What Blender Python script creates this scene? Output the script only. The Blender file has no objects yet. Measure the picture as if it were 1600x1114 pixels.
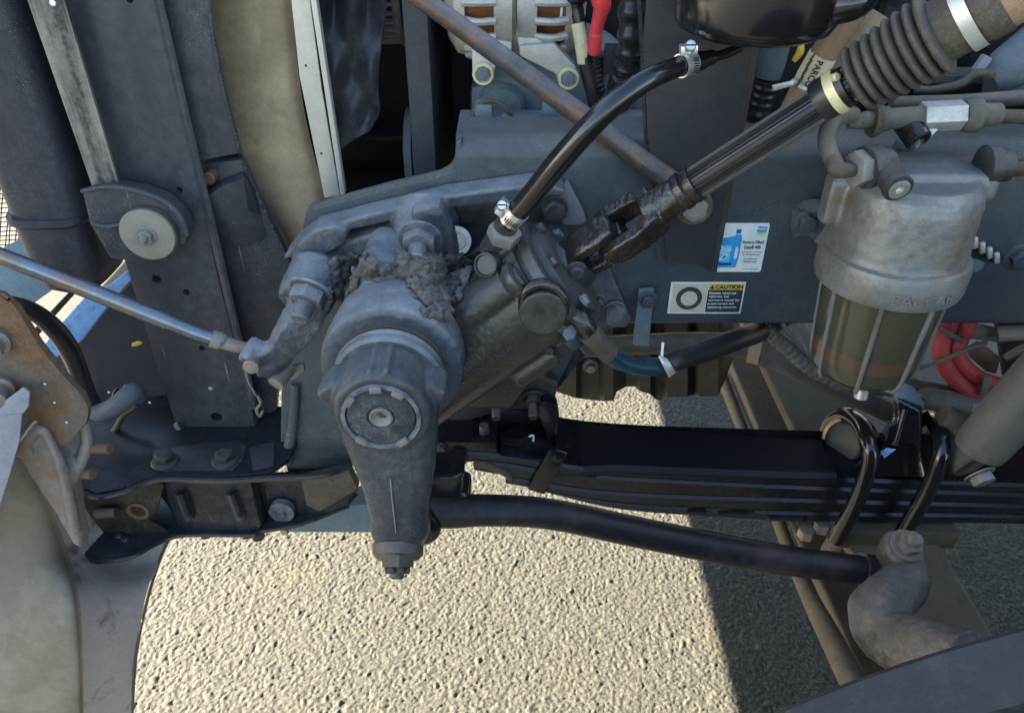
import bpy, bmesh, math, random
import numpy as np
from mathutils import Vector, Matrix, Euler
from mathutils.bvhtree import BVHTree
random.seed(7); rng = np.random.default_rng(7)
R = math.radians
scene = bpy.context.scene
COL = scene.collection

# ------------------------------------------------------------------ camera
CAMZ, PITCH, FPX = 1.35, R(34.0), 1209.0
cam = bpy.data.cameras.new('camera'); camo = bpy.data.objects.new('camera', cam); COL.objects.link(camo)
camo.location = (0, 0, CAMZ); camo.rotation_euler = (R(90) - PITCH, 0, 0)
cam.sensor_width = 36.0; cam.lens = FPX / 1600 * 36.0; cam.clip_start = 0.01; cam.clip_end = 600
scene.camera = camo

# ------------------------------------------------------------------ sky and sun
SUN_EL, SUN_AZ = 18.0, 5.0          # low sun in front of the truck (-X), a little to its far side (+Y)
world = bpy.data.worlds.new('World'); scene.world = world; world.use_nodes = True
wn = world.node_tree.nodes; wl = world.node_tree.links
bg = wn['Background']; sky = wn.new('ShaderNodeTexSky'); sky.sky_type = 'NISHITA'
sky.sun_disc = False; sky.sun_elevation = R(SUN_EL)
sky.air_density = 1.0; sky.dust_density = 0.6; sky.ozone_density = 1.0
sdir = Vector((-math.cos(R(SUN_EL)) * math.cos(R(SUN_AZ)), math.cos(R(SUN_EL)) * math.sin(R(SUN_AZ)), math.sin(R(SUN_EL))))
sky.sun_rotation = math.atan2(sdir.x, sdir.y)
wl.new(sky.outputs[0], bg.inputs[0]); bg.inputs[1].default_value = 0.05
sl = bpy.data.lights.new('sun', 'SUN'); so = bpy.data.objects.new('sun', sl); COL.objects.link(so)
sl.energy = 5.0; sl.angle = R(0.3); sl.color = (1.0, 0.91, 0.76)
so.rotation_euler = sdir.to_track_quat('Z', 'Y').to_euler(); so.location = (-3, 1, 3)
vs = scene.view_settings; vs.view_transform = 'Standard'; vs.look = 'None'; vs.exposure = 4.3; vs.gamma = 1.0
vs.use_white_balance = True; vs.white_balance_temperature = 6700; vs.white_balance_tint = 10
scene.cycles.max_bounces = 8; scene.cycles.use_denoising = True

# ------------------------------------------------------------------ pixel -> place helpers
cp, sp = math.cos(PITCH), math.sin(PITCH)
def ray(u, v):
    a = (u - 800.0) / FPX; b = (557.0 - v) / FPX
    return Vector((a, cp + b * sp, -sp + b * cp))
CAM = Vector((0, 0, CAMZ))
def P(u, v, Y):
    d = ray(u, v); return CAM + d * (Y / d.y)
def PZ(u, v, z):
    d = ray(u, v); return CAM + d * ((z - CAMZ) / d.z)
def S(v, Y):                       # metres per pixel across, at depth Y
    return Y / ray(800, v).y / FPX
NEG_Y = Vector((0, -1, 0)); UP = Vector((0, 0, 1))

# ------------------------------------------------------------------ mesh helpers
class G:
    def __init__(s): s.v = []; s.f = []
    def add(s, o):
        n = len(s.v); s.v += list(o.v); s.f += [tuple(i + n for i in f) for f in o.f]; return s
def frame(ax):
    ax = Vector(ax).normalized()
    h = UP if abs(ax.z) < 0.9 else Vector((1, 0, 0))
    x = h.cross(ax).normalized(); return x, ax.cross(x).normalized(), ax
def lathe(o, ax, prof, seg=32, cap=True, squash=None):
    g = G(); x, y, a = frame(ax); o = Vector(o)
    for t, r in prof:
        for k in range(seg):
            th = 2 * math.pi * k / seg
            g.v.append(o + a * t + (x * math.cos(th) + y * math.sin(th)) * max(r, 1e-5))
    for i in range(len(prof) - 1):
        for k in range(seg):
            k2 = (k + 1) % seg
            g.f.append((i*seg+k, i*seg+k2, (i+1)*seg+k2, (i+1)*seg+k))
    if cap:
        g.f.append(tuple(range(seg))[::-1]); n = (len(prof)-1)*seg; g.f.append(tuple(range(n, n+seg)))
    return g
def loft(rings, cap=True, close=True):
    g = G(); n = len(rings[0])
    for r in rings: g.v += [Vector(p) for p in r]
    for i in range(len(rings)-1):
        for k in range(n if close else n-1):
            k2 = (k+1) % n
            g.f.append((i*n+k, i*n+k2, (i+1)*n+k2, (i+1)*n+k))
    if cap and close:
        g.f.append(tuple(range(n))[::-1]); m = (len(rings)-1)*n; g.f.append(tuple(range(m, m+n)))
    return g
def spline(pts, per):
    pts = [np.array(p, float) for p in pts]
    if len(pts) == 2:
        return [pts[0] + (pts[1]-pts[0]) * t for t in np.linspace(0, 1, per+1)]
    q = [2*pts[0]-pts[1]] + pts + [2*pts[-1]-pts[-2]]; out = []
    for i in range(1, len(q)-2):
        a, b, c, d = q[i-1:i+3]
        for t in np.linspace(0, 1, per, endpoint=False):
            out.append(.5*((2*b)+(c-a)*t+(2*a-5*b+4*c-d)*t*t+(3*b-a-3*c+d)*t**3))
    out.append(pts[-1]); return out
def tube3(pts, per=6, seg=14, wave=None, cap=True):
    """pts: (x,y,z,r). wave(i, r) may change the radius of ring i."""
    sp_ = spline(pts, per); g = G(); n = len(sp_)
    c = [Vector(p[:3]) for p in sp_]; prev = None; rings = []
    for i in range(n):
        t = (c[min(i+1, n-1)] - c[max(i-1, 0)]).normalized()
        if prev is None: x, y, _ = frame(t)
        else:
            x = (prev - t * prev.dot(t)).normalized(); y = t.cross(x)
        prev = x; r = sp_[i][3]
        if wave: r = wave(i, r)
        rings.append([c[i] + (x*math.cos(2*math.pi*k/seg) + y*math.sin(2*math.pi*k/seg)) * r for k in range(seg)])
    return loft(rings, cap)
def tube(pts, **k):
    """pts: (u, v, Y, radius in photo pixels)"""
    return tube3([tuple(P(u, v, Y)) + (r * S(v, Y),) for u, v, Y, r in pts], **k)
def bev(g, off, seg=2, ang=30):
    bm = bmesh.new(); vs_ = [bm.verts.new(v) for v in g.v]
    for f in g.f:
        try: bm.faces.new([vs_[i] for i in f])
        except ValueError: pass
    bmesh.ops.recalc_face_normals(bm, faces=bm.faces)
    if off > 0:
        ed = [e for e in bm.edges if len(e.link_faces) == 2 and e.calc_face_angle(0) > R(ang)]
        bmesh.ops.bevel(bm, geom=ed, offset=off, segments=seg, profile=.6, affect='EDGES', clamp_overlap=True)
    out = G(); bm.verts.index_update(); out.v = [v.co.copy() for v in bm.verts]
    out.f = [tuple(v.index for v in f.verts) for f in bm.faces]; bm.free(); return out
def prism(pts, d, off=0.0, seg=2):
    n = len(pts); d = Vector(d); g = G(); g.v = [Vector(p) for p in pts] + [Vector(p) + d for p in pts]
    g.f = [tuple(range(n)), tuple(range(n, 2*n))[::-1]] + [(i, (i+1) % n, n+(i+1) % n, n+i) for i in range(n)]
    return bev(g, off, seg)
def plate(uv, Y, th, off=.0015, seg=2):
    """outline traced on the plane y=Y, given real thickness th behind it"""
    return prism([P(u, v, Y) for u, v in uv], (0, th, 0), off, seg)
def slab(pts, th, off=.0015, seg=2):
    """outline of 3-D points, thickened along its own normal away from the camera"""
    ps = [Vector(p) for p in pts]; n = Vector((0, 0, 0))
    for i in range(len(ps)): n += ps[i].cross(ps[(i+1) % len(ps)])
    n.normalize()
    if n.dot(ps[0] - CAM) < 0: n = -n
    return prism(ps, n * th, off, seg)
def box(c, s, off=.002, rot=None):
    x, y, z = [k/2 for k in s]
    vs_ = [Vector((a*x, b*y, d*z)) for a in (-1, 1) for b in (-1, 1) for d in (-1, 1)]
    if rot is not None: vs_ = [rot @ v for v in vs_]
    g = G(); g.v = [Vector(c) + v for v in vs_]
    g.f = [(0,1,3,2), (4,6,7,5), (0,4,5,1), (2,3,7,6), (0,2,6,4), (1,5,7,3)]
    return bev(g, off)
def hexprism(o, ax, r, h, rot=0.3):
    x, y, a = frame(ax); o = Vector(o)
    p = [o + (x*math.cos(rot+k*math.pi/3) + y*math.sin(rot+k*math.pi/3)) * r for k in range(6)]
    g = prism(p, a*h, r*.09, 2); return g

BASE = {}
def setp(o, label=None, cat=None, group=None, kind=None):
    if label: o['label'] = label
    if cat: o['category'] = cat
    if group: o['group'] = group
    if kind: o['kind'] = kind
    return o
def thing(name, label, cat, base=None, group=None):
    o = bpy.data.objects.new(name, None); COL.objects.link(o); o.empty_display_size = .05
    b = Vector(base) if base is not None else Vector((0, 0, 0)); o.location = b
    setp(o, label, cat, group); BASE[o.name] = b; return o
def finish_mesh(me, ang=38):
    me.validate(); me.update()
    me.polygons.foreach_set('use_smooth', [True]*len(me.polygons))
    me.set_sharp_from_angle(angle=R(ang))
def part(name, g, mat, parent=None, ang=38, label=None, base=None, kind=None):
    if parent is not None: b = BASE[parent.name]
    else: b = Vector(base) if base is not None else Vector((0, 0, 0))
    bm = bmesh.new(); vs_ = [bm.verts.new(Vector(v) - b) for v in g.v]
    for f in g.f:
        try: bm.faces.new([vs_[i] for i in f])
        except ValueError: pass
    bmesh.ops.recalc_face_normals(bm, faces=bm.faces)
    me = bpy.data.meshes.new(name); bm.to_mesh(me); bm.free(); finish_mesh(me, ang)
    me.materials.append(mat)
    o = bpy.data.objects.new(name, me); COL.objects.link(o); BASE[o.name] = b
    if parent is not None: o.parent = parent
    else: o.location = b
    if label: o['label'] = label
    if kind: o['kind'] = kind
    return o
def single(name, g, mat, label, cat, group=None, ang=38):
    c = Vector((0, 0, 0))
    for v in g.v: c += Vector(v)
    c /= len(g.v); c.z = min(Vector(v).z for v in g.v)
    return setp(part(name, g, mat, None, ang, base=c), label, cat, group)
def fuse(g, voxel=.003, smooth=6, fac=.5):
    """one cast body out of overlapping solids"""
    me = bpy.data.meshes.new('tmp'); me.from_pydata([tuple(v) for v in g.v], [], g.f); me.update()
    o = bpy.data.objects.new('tmp', me); COL.objects.link(o)
    m = o.modifiers.new('r', 'REMESH'); m.mode = 'VOXEL'; m.voxel_size = voxel
    s = o.modifiers.new('s', 'SMOOTH'); s.iterations = smooth; s.factor = fac
    dg = bpy.context.evaluated_depsgraph_get(); e = o.evaluated_get(dg).to_mesh()
    out = G(); out.v = [v.co.copy() for v in e.vertices]; out.f = [tuple(p.vertices) for p in e.polygons]
    bpy.data.objects.remove(o); bpy.data.meshes.remove(me); return out
def cut(g, cutters):
    obs = []
    for q in [g]+cutters:
        me = bpy.data.meshes.new('tmp'); me.from_pydata([tuple(v) for v in q.v], [], q.f); me.update()
        o = bpy.data.objects.new('tmp', me); COL.objects.link(o); obs.append(o)
    for c in obs[1:]:
        m = obs[0].modifiers.new('b', 'BOOLEAN'); m.object = c; m.operation = 'DIFFERENCE'; m.solver = 'EXACT'
    dg = bpy.context.evaluated_depsgraph_get(); e = obs[0].evaluated_get(dg).to_mesh()
    out = G(); out.v = [v.co.copy() for v in e.vertices]; out.f = [tuple(p.vertices) for p in e.polygons]
    for o in obs:
        me = o.data; bpy.data.objects.remove(o); bpy.data.meshes.remove(me)
    return out
def roughen(g, amp, sc):
    from mathutils import noise as nz
    for i, v in enumerate(g.v):
        v = Vector(v); g.v[i] = v + nz.noise_vector(v*sc)*amp + nz.noise_vector(v*sc*3.1)*amp*.4
    return g
def closed(g):      # consistent outward normals, so that the voxel remesh sees solids
    return bev(g, 0)
def bolt(parent, pos, r, mat, ax=NEG_Y, h=None, washer=1.35, stud=0.0, studr=.55, name='bolt', rot=None):
    h = h or r * .75; a = Vector(ax).normalized(); pos = Vector(pos); g = G()
    wt = r * .16
    if washer: g.add(lathe(pos, a, [(0, r*washer), (wt*.8, r*washer), (wt, r*washer*.95)], 24))
    g.add(hexprism(pos + a*wt, a, r, h, random.uniform(0, 1) if rot is None else rot))
    if stud:
        pr = []; n = int(stud / .0016)
        for i in range(max(n, 3)): pr.append((i*stud/max(n, 3), r*studr*(1 if i % 2 else .9)))
        pr.append((stud, r*studr*.8)); g.add(lathe(pos + a*(wt+h), a, pr, 14))
    else:
        g.add(lathe(pos + a*(wt+h), a, [(0, r*.72), (r*.04, r*.66)], 18))
    return part(name, g, mat, parent, 30)
def boltp(parent, u, v, Y, rpx, mat, **k):
    return bolt(parent, P(u, v, Y), rpx * S(v, Y), mat, **k)
def text_mesh(txt, size, bold=0.0, extrude=.0004):
    c = bpy.data.curves.new('t', 'FONT'); c.body = txt; c.size = size; c.extrude = extrude; c.offset = bold
    c.align_x = 'LEFT'; c.resolution_u = 3
    o = bpy.data.objects.new('t', c); COL.objects.link(o)
    dg = bpy.context.evaluated_depsgraph_get(); e = o.evaluated_get(dg).to_mesh()
    g = G(); g.v = [v.co.copy() for v in e.vertices]; g.f = [tuple(p.vertices) for p in e.polygons]
    bpy.data.objects.remove(o); bpy.data.curves.remove(c); return g
def place(g, M):
    o = G(); o.v = [M @ Vector(v) for v in g.v]; o.f = list(g.f); return o
def fit_text(txt, w, h, bold=0.0, extrude=.0004):
    """text squeezed into a w x h box, lower-left at the origin, in the xy plane"""
    g = text_mesh(txt, 1.0, bold, 0.02)
    xs = [v.x for v in g.v]; ys = [v.y for v in g.v]
    for v in g.v:
        v.x = (v.x-min(xs))/(max(xs)-min(xs))*w; v.y = (v.y-min(ys))/(max(ys)-min(ys))*h; v.z = v.z*extrude/.02
    return g

# ------------------------------------------------------------------ materials
def mat(name, base, rough=.5, metal=0.0, dust=(.22, .21, .195), amt=.35, top=.35, scale=9.0, bump=.15, bscale=260.0,
        alt=None, altamt=.5, altscale=14.0, speck=0.0, speckcol=(.5, .49, .46), streak=False, coat=0.0, spec=.22, wear=.0, grain=.16, scratch=.0):
    m = bpy.data.materials.new(name); m.use_nodes = True; nt = m.node_tree; N = nt.nodes; L = nt.links
    b = N['Principled BSDF']
    geo = N.new('ShaderNodeNewGeometry')
    def noise(sc, det=6, ro=.6, vec=None):
        n = N.new('ShaderNodeTexNoise'); n.inputs['Scale'].default_value = sc; n.inputs['Detail'].default_value = det
        n.inputs['Roughness'].default_value = ro; L.new(vec or geo.outputs['Position'], n.inputs['Vector']); return n.outputs['Fac']
    def mr(s, a, c, lo=0., hi=1.):
        n = N.new('ShaderNodeMapRange'); n.inputs[1].default_value = a; n.inputs[2].default_value = c
        n.inputs[3].default_value = lo; n.inputs[4].default_value = hi; L.new(s, n.inputs[0]); return n.outputs[0]
    def ma(op, a, c):
        n = N.new('ShaderNodeMath'); n.operation = op; n.use_clamp = True
        for i, q in ((0, a), (1, c)):
            if isinstance(q, (int, float)): n.inputs[i].default_value = q
            else: L.new(q, n.inputs[i])
        return n.outputs[0]
    def mix(f, a, c):
        n = N.new('ShaderNodeMix'); n.data_type = 'RGBA'
        if isinstance(f, float): n.inputs[0].default_value = f
        else: L.new(f, n.inputs[0])
        for i, q in ((6, a), (7, c)):
            if isinstance(q, tuple): n.inputs[i].default_value = q + (1,) if len(q) == 3 else q
            else: L.new(q, n.inputs[i])
        return n.outputs[2]
    col = tuple(base)
    vec = None
    if streak:
        mp = N.new('ShaderNodeMapping'); mp.inputs['Scale'].default_value = (1, 1, .12); L.new(geo.outputs['Position'], mp.inputs[0]); vec = mp.outputs[0]
    if alt: col = mix(mr(noise(altscale, 7, .65, vec), .62-altamt*.35, .72-altamt*.25), col, tuple(alt))
    d = mr(noise(scale*.6, 9, .74, vec), .44, .70, 0, amt)
    fine = mr(noise(scale*13, 6, .75), .40, .60, .12, 1.)
    d = ma('MULTIPLY', d, fine)
    if top > 0:
        sx = N.new('ShaderNodeSeparateXYZ'); L.new(geo.outputs['Normal'], sx.inputs[0])
        t = mr(sx.outputs[2], .1, .95, 0, top); t = ma('MULTIPLY', t, mr(noise(scale*1.4, 9, .72), .32, .60, .25, 1.))
        d = ma('MAXIMUM', d, t)
    col = mix(d, col, tuple(dust))
    if speck > 0:
        sk = mr(noise(900, 2, .5), .70-.05*speck, .76-.05*speck, 0, .8); sk = ma('MULTIPLY', sk, mr(noise(9, 4, .6), .50, .68))
        col = mix(sk, col, tuple(speckcol))
    if grain > 0:
        gn = N.new('ShaderNodeMath'); gn.operation = 'MULTIPLY'
        L.new(mr(noise(520, 8, .75), .32, .68, 1-grain, 1+grain), gn.inputs[0]); L.new(mr(noise(70, 7, .7), .35, .65, 1-grain*.7, 1+grain*.7), gn.inputs[1])
        hv = N.new('ShaderNodeVectorMath'); hv.operation = 'SCALE'; L.new(col, hv.inputs[0]) if not isinstance(col, tuple) else None
        L.new(gn.outputs[0], hv.inputs['Scale']); col = hv.outputs[0]
    if scratch > 0:
        mp2 = N.new('ShaderNodeMapping'); mp2.inputs['Scale'].default_value = (260, 260, 9); mp2.inputs['Rotation'].default_value = (.3, .5, .2); L.new(geo.outputs['Position'], mp2.inputs[0])
        sn = N.new('ShaderNodeTexNoise'); sn.inputs['Scale'].default_value = 1; sn.inputs['Detail'].default_value = 2; L.new(mp2.outputs[0], sn.inputs['Vector'])
        sc_ = ma('MULTIPLY', mr(sn.outputs['Fac'], .68, .73, 0, scratch), mr(noise(13, 4, .6), .5, .62)); col = mix(sc_, col, (.26, .26, .28))
    if wear > 0:
        wv = mr(geo.outputs['Pointiness'], .515, .60, 0, wear); wv = ma('MULTIPLY', wv, mr(noise(60, 5, .7), .35, .6)); col = mix(wv, col, tuple(min(.5, c*.6+.10) for c in dust))
    L.new(col, b.inputs['Base Color'])
    rg = mr(noise(scale*3.1, 6, .6), .3, .7, rough-.03, rough+.04)
    n = N.new('ShaderNodeMix'); n.data_type = 'FLOAT'; L.new(d, n.inputs[0]); L.new(rg, n.inputs[2]); n.inputs[3].default_value = .92
    L.new(n.outputs[0], b.inputs['Roughness'])
    if metal > 0:
        L.new(ma('MULTIPLY', ma('SUBTRACT', 1.0, d), metal), b.inputs['Metallic'])
    b.inputs['Specular IOR Level'].default_value = spec
    if coat: b.inputs['Coat Weight'].default_value = coat; b.inputs['Coat Roughness'].default_value = .12
    if bump > 0:
        bp = N.new('ShaderNodeBump'); bp.inputs['Strength'].default_value = bump; bp.inputs['Distance'].default_value = .0012
        h = N.new('ShaderNodeMath'); h.operation = 'ADD'; L.new(noise(bscale, 4, .6), h.inputs[0]); L.new(noise(bscale*.12, 4, .6), h.inputs[1])
        L.new(h.outputs[0], bp.inputs['Height']); L.new(bp.outputs[0], b.inputs['Normal'])
    return m
def flat(name, c, rough=.5, metal=0.):
    m = bpy.data.materials.new(name); m.use_nodes = True; b = m.node_tree.nodes['Principled BSDF']
    b.inputs['Base Color'].default_value = tuple(c) + (1,); b.inputs['Roughness'].default_value = rough; b.inputs['Metallic'].default_value = metal
    return m
M = {}
M['black'] = mat('black_paint', (.010, .011, .014), .24, dust=(.13, .125, .13), amt=.40, top=.12, scale=4, speck=.7, grain=.15, scratch=.5)
M['panel'] = mat('radiator_panel_paint', (.026, .028, .035), .34, dust=(.10, .10, .11), amt=.50, top=.25, scale=5, speck=1.0, streak=True, bump=.06, scratch=.8, grain=.07)
M['frame'] = mat('frame_paint', (.042, .052, .062), .34, dust=(.14, .135, .12), amt=.32, top=.6, scale=6, speck=1.6, bump=.10, grain=.16)
M['cast'] = mat('dusty_casting', (.032, .038, .050), .42, dust=(.235, .235, .245), amt=.5, top=.75, scale=7, wear=.5, bump=.9, bscale=260, speck=.4)
M['gear'] = mat('steering_gear_paint', (.018, .018, .0175), .30, 0.0, spec=.4, dust=(.075, .07, .058), amt=.35, top=.32, scale=7, wear=.35, bump=.18, bscale=380, speck=.2)
M['rubber'] = mat('black_rubber', spec=.4, base=(.013, .013, .015), rough=.32, dust=(.10, .095, .09), amt=.25, top=.08, scale=12, bump=.05)
M['dustrub'] = mat('dusty_rubber', (.040, .036, .031), .5, dust=(.21, .175, .125), amt=.55, top=.35, scale=12, bump=.2)
M['gloss'] = mat('gloss_black', spec=.5, base=(.006, .006, .007), rough=.16, dust=(.07, .065, .06), amt=.08, top=.03, scale=10, bump=.03)
M['spring'] = mat('spring_steel_paint', spec=.35, base=(.007, .008, .010), rough=.22, dust=(.030, .028, .030), amt=.15, top=.03, scale=9, bump=.06, alt=(.014, .012, .012), altamt=.4, grain=.1)
M['oily'] = mat('oily_steel', spec=.5, base=(.010, .009, .009), rough=.20, dust=(.05, .036, .028), amt=.35, top=.08, scale=40, bump=1.0, bscale=130, alt=(.020, .012, .009), altamt=.2, altscale=36)
M['alu'] = mat('dusty_aluminium', (.42, .42, .41), .42, .75, dust=(.30, .27, .22), amt=.7, top=.6, scale=8, bump=.25, bscale=300)
M['filter'] = mat('filter_casting', (.145, .155, .16), .38, .45, dust=(.155, .132, .10), amt=.5, top=.3, scale=5, bump=.35, bscale=300, speck=.8, alt=(.12, .10, .075), altamt=.30, altscale=7)
M['strip'] = mat('aluminium_strip', (.43, .42, .39), .34, .5, dust=(.30, .27, .20), amt=.35, grain=.1, top=.3, scale=7, bump=.05)
M['tan'] = mat('tan_shroud', (.255, .205, .135), .5, dust=(.15, .11, .07), amt=.7, top=.05, grain=.14, scale=7, bump=.12, alt=(.18, .14, .09), altamt=.5, altscale=9, speck=.3, speckcol=(.1, .08, .06))
M['bumper'] = mat('bumper_plastic', (.145, .118, .090), .75, spec=.15, dust=(.20, .165, .122), amt=.6, top=.1, scale=5, bump=.05, grain=.09, alt=(.19, .165, .135), altamt=.5, altscale=6, scratch=.3)
M['bumper2'] = mat('bumper_inner_plastic_bounce', (.25, .218, .205), .5, dust=(.29, .258, .235), amt=.3, top=.2, scale=6, bump=.06, alt=(.08, .062, .06), altamt=.24, altscale=16, grain=.1)  # inner plastic, colour raised to carry light bounced off the ground
M['lilac'] = mat('grey_flap', (.17, .17, .20), .5, dust=(.25, .245, .26), amt=.4, top=.3, scale=10, bump=.1)
M['rust'] = mat('rusty_steel', (.075, .064, .055), .5, dust=(.16, .13, .10), amt=.45, top=.35, scale=10, bump=.35, alt=(.10, .050, .024), altamt=.58, altscale=10, grain=.3)
M['castalu'] = mat('cast_bracket', wear=.4, base= (.15, .14, .132), rough=.5, metal=.25, dust=(.20, .168, .138), amt=.6, top=.5, scale=12, bump=.35, bscale=350, alt=(.15, .09, .06), altamt=.25)
M['bluegrey'] = mat('engine_blue_grey', (.085, .12, .145), .45, dust=(.22, .22, .20), amt=.35, top=.45, scale=8, bump=.12)
M['bluebr'] = mat('blue_bracket', (.17, .33, .62), .45, dust=(.28, .32, .36), amt=.4, top=.25, scale=14, bump=.05, alt=(.10, .15, .24), altamt=.35, altscale=40)
M['galv'] = mat('weathered_strip', (.20, .185, .165), .55, .2, dust=(.30, .28, .25), amt=.6, top=.3, scale=11, bump=.4, alt=(.028, .026, .028), altamt=.62, altscale=30, streak=True)
M['dark'] = mat('dark_paint_recess_shade', (.010, .010, .012), .6, dust=(.05, .05, .055), amt=.3, top=.2, scale=8)  # near-black parts, and the painted shade of holes and slots
M['brown'] = mat('brown_grime', (.045, .038, .029), .55, dust=(.11, .094, .07), amt=.7, top=.5, scale=7, bump=.3)
M['khaki'] = mat('khaki_axle', (.055, .048, .037), .6, dust=(.13, .11, .078), amt=.8, top=.75, scale=7, bump=.25)
M['steel'] = mat('bolt_steel', (.13, .125, .12), .45, .3, dust=(.27, .25, .22), amt=.6, top=.6, scale=20, bump=.3)
M['darkbolt'] = mat('dark_bolt', (.034, .034, .036), .4, .3, dust=(.16, .15, .14), amt=.45, top=.4, scale=24, bump=.25)
M['zinc'] = mat('zinc_steel', (.62, .62, .60), .28, .9, dust=(.3, .28, .25), amt=.2, top=.15, scale=30, bump=.05)
M['brass'] = mat('brass_washer', (.50, .46, .28), .4, .3, dust=(.42, .38, .27), amt=.4, top=.3, scale=16, bump=.05)
M['chrome'] = mat('damper_rod_steel', (.12, .135, .175), .24, .85, dust=(.25, .22, .2), amt=.3, top=.2, scale=12, bump=.04, alt=(.16, .12, .10), altamt=.25)
M['tierod'] = mat('strut_steel', (.045, .043, .045), .32, .3, dust=(.19, .185, .19), amt=.25, top=.75, scale=8, bump=.15, alt=(.10, .055, .035), altamt=.45, altscale=26)
M['altern'] = mat('alternator_casting', (.36, .35, .32), .5, .4, dust=(.34, .30, .24), amt=.6, top=.4, scale=13, bump=.3)
M['copper'] = mat('copper_winding', (.20, .085, .045), .4, .5, dust=(.06, .04, .03), amt=.5, top=.1, scale=60, bump=.8, bscale=120)
M['red'] = mat('red_rubber', (.50, .035, .045), .42, dust=(.30, .16, .14), amt=.25, top=.2, scale=14, bump=.05)
M['redhose'] = mat('red_air_hose', (.27, .026, .030), .5, dust=(.15, .085, .08), amt=.7, top=.4, scale=12, bump=.05)
M['bluehose'] = mat('blue_black_hose', (.008, .028, .042), .25, dust=(.03, .05, .06), amt=.4, top=.1, scale=18, bump=.05)
M['beige'] = mat('beige_tape', (.50, .44, .29), .55, dust=(.3, .26, .18), amt=.3, top=.2, scale=20, bump=.05)
M['greyhose'] = mat('dusty_grey_hose', (.065, .063, .057), .55, dust=(.19, .172, .138), amt=.6, top=.55, scale=14, bump=.2)
M['wrap'] = mat('blue_grey_wrap', (.08, .10, .125), .55, dust=(.2, .21, .22), amt=.5, top=.4, scale=18, bump=.7, bscale=90)
M['tyre'] = mat('tyre_rubber', (.020, .021, .023), .5, dust=(.06, .06, .064), amt=.6, top=.3, scale=12, bump=.35, bscale=200, speck=.4)
M['white'] = mat('label_white', (.56, .60, .62), .45, dust=(.30, .29, .26), amt=.45, top=0, scale=40, bump=0, wear=0, grain=.08)
M['black_ink'] = flat('black_ink', (.012, .012, .014), .4)
M['cyan'] = mat('label_cyan', (.02, .25, .55), .45, dust=(.15, .22, .3), amt=.4, top=0, scale=40, bump=0, wear=0, grain=.08)
M['cyan2'] = flat('label_light_cyan', (.05, .45, .75), .4)
M['navy'] = flat('label_navy', (.01, .07, .25), .4)
M['green'] = flat('label_green', (.35, .55, .12), .4)
M['yellow'] = mat('label_yellow', (.55, .38, .04), .5, dust=(.25, .2, .1), amt=.4, top=0, scale=40, bump=0, wear=0, grain=.08)
M['cream'] = mat('label_cream', (.46, .42, .31), .5, dust=(.24, .22, .18), amt=.5, top=0, scale=40, bump=0, wear=0, grain=.08)
M['grey_ink'] = flat('grey_ink', (.30, .32, .34), .5)
M['tape'] = flat('silver_tape', (.34, .34, .33), .45, .3)
M['chalk'] = flat('chalk', (.62, .64, .72), .9)
def clod_mat():
    return mat('gravel_clods', (.05, .043, .040), .9, dust=(.17, .15, .14), amt=.6, top=.7, scale=60, bump=.6, bscale=500)
M['clod'] = clod_mat()
# ================================================================== THE SETTING
def ground_material():
    m = bpy.data.materials.new('asphalt'); m.use_nodes = True; nt = m.node_tree; N = nt.nodes; L = nt.links; b = N['Principled BSDF']
    geo = N.new('ShaderNodeNewGeometry')
    vo = N.new('ShaderNodeTexVoronoi'); vo.inputs['Scale'].default_value = 260; L.new(geo.outputs['Position'], vo.inputs['Vector'])
    bw = N.new('ShaderNodeRGBToBW'); L.new(vo.outputs['Color'], bw.inputs[0])
    r = N.new('ShaderNodeValToRGB'); L.new(bw.outputs[0], r.inputs[0])
    e = r.color_ramp.elements; e[0].position = .22; e[0].color = (.015, .015, .0125, 1); e[1].position = .8; e[1].color = (.047, .046, .033, 1)
    q = r.color_ramp.elements.new(.5); q.color = (.0285, .0278, .020, 1)
    n = N.new('ShaderNodeTexNoise'); n.inputs['Scale'].default_value = 3.2; n.inputs['Detail'].default_value = 5; L.new(geo.outputs['Position'], n.inputs['Vector'])
    r2 = N.new('ShaderNodeMapRange'); L.new(n.outputs['Fac'], r2.inputs[0]); r2.inputs[1].default_value = .56; r2.inputs[2].default_value = .74; r2.inputs[4].default_value = .55
    mx = N.new('ShaderNodeMix'); mx.data_type = 'RGBA'; L.new(r2.outputs[0], mx.inputs[0]); L.new(r.outputs[0], mx.inputs[6]); mx.inputs[7].default_value = (.048, .042, .024, 1)
    L.new(mx.outputs[2], b.inputs['Base Color']); b.inputs['Roughness'].default_value = .85
    n2 = N.new('ShaderNodeTexNoise'); n2.inputs['Scale'].default_value = 560; n2.inputs['Detail'].default_value = 4; L.new(geo.outputs['Position'], n2.inputs['Vector'])
    bp = N.new('ShaderNodeBump'); bp.inputs['Strength'].default_value = .6; bp.inputs['Distance'].default_value = .002
    L.new(n2.outputs['Fac'], bp.inputs['Height']); L.new(bp.outputs[0], b.inputs['Normal'])
    return m
M['asphalt'] = ground_material()
gg = G(); E = 250.0
gg.v = [Vector((-E, -E, 0)), Vector((E, -E, 0)), Vector((E, E, 0)), Vector((-E, E, 0))]; gg.f = [(0, 1, 2, 3)]
ground = part('ground', gg, M['asphalt'], None, base=(0, 0, -.013)); setp(ground, kind='structure')
for v in ground.data.vertices: v.co.z = 0
ground.location = (0, 0, -.013)

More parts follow.
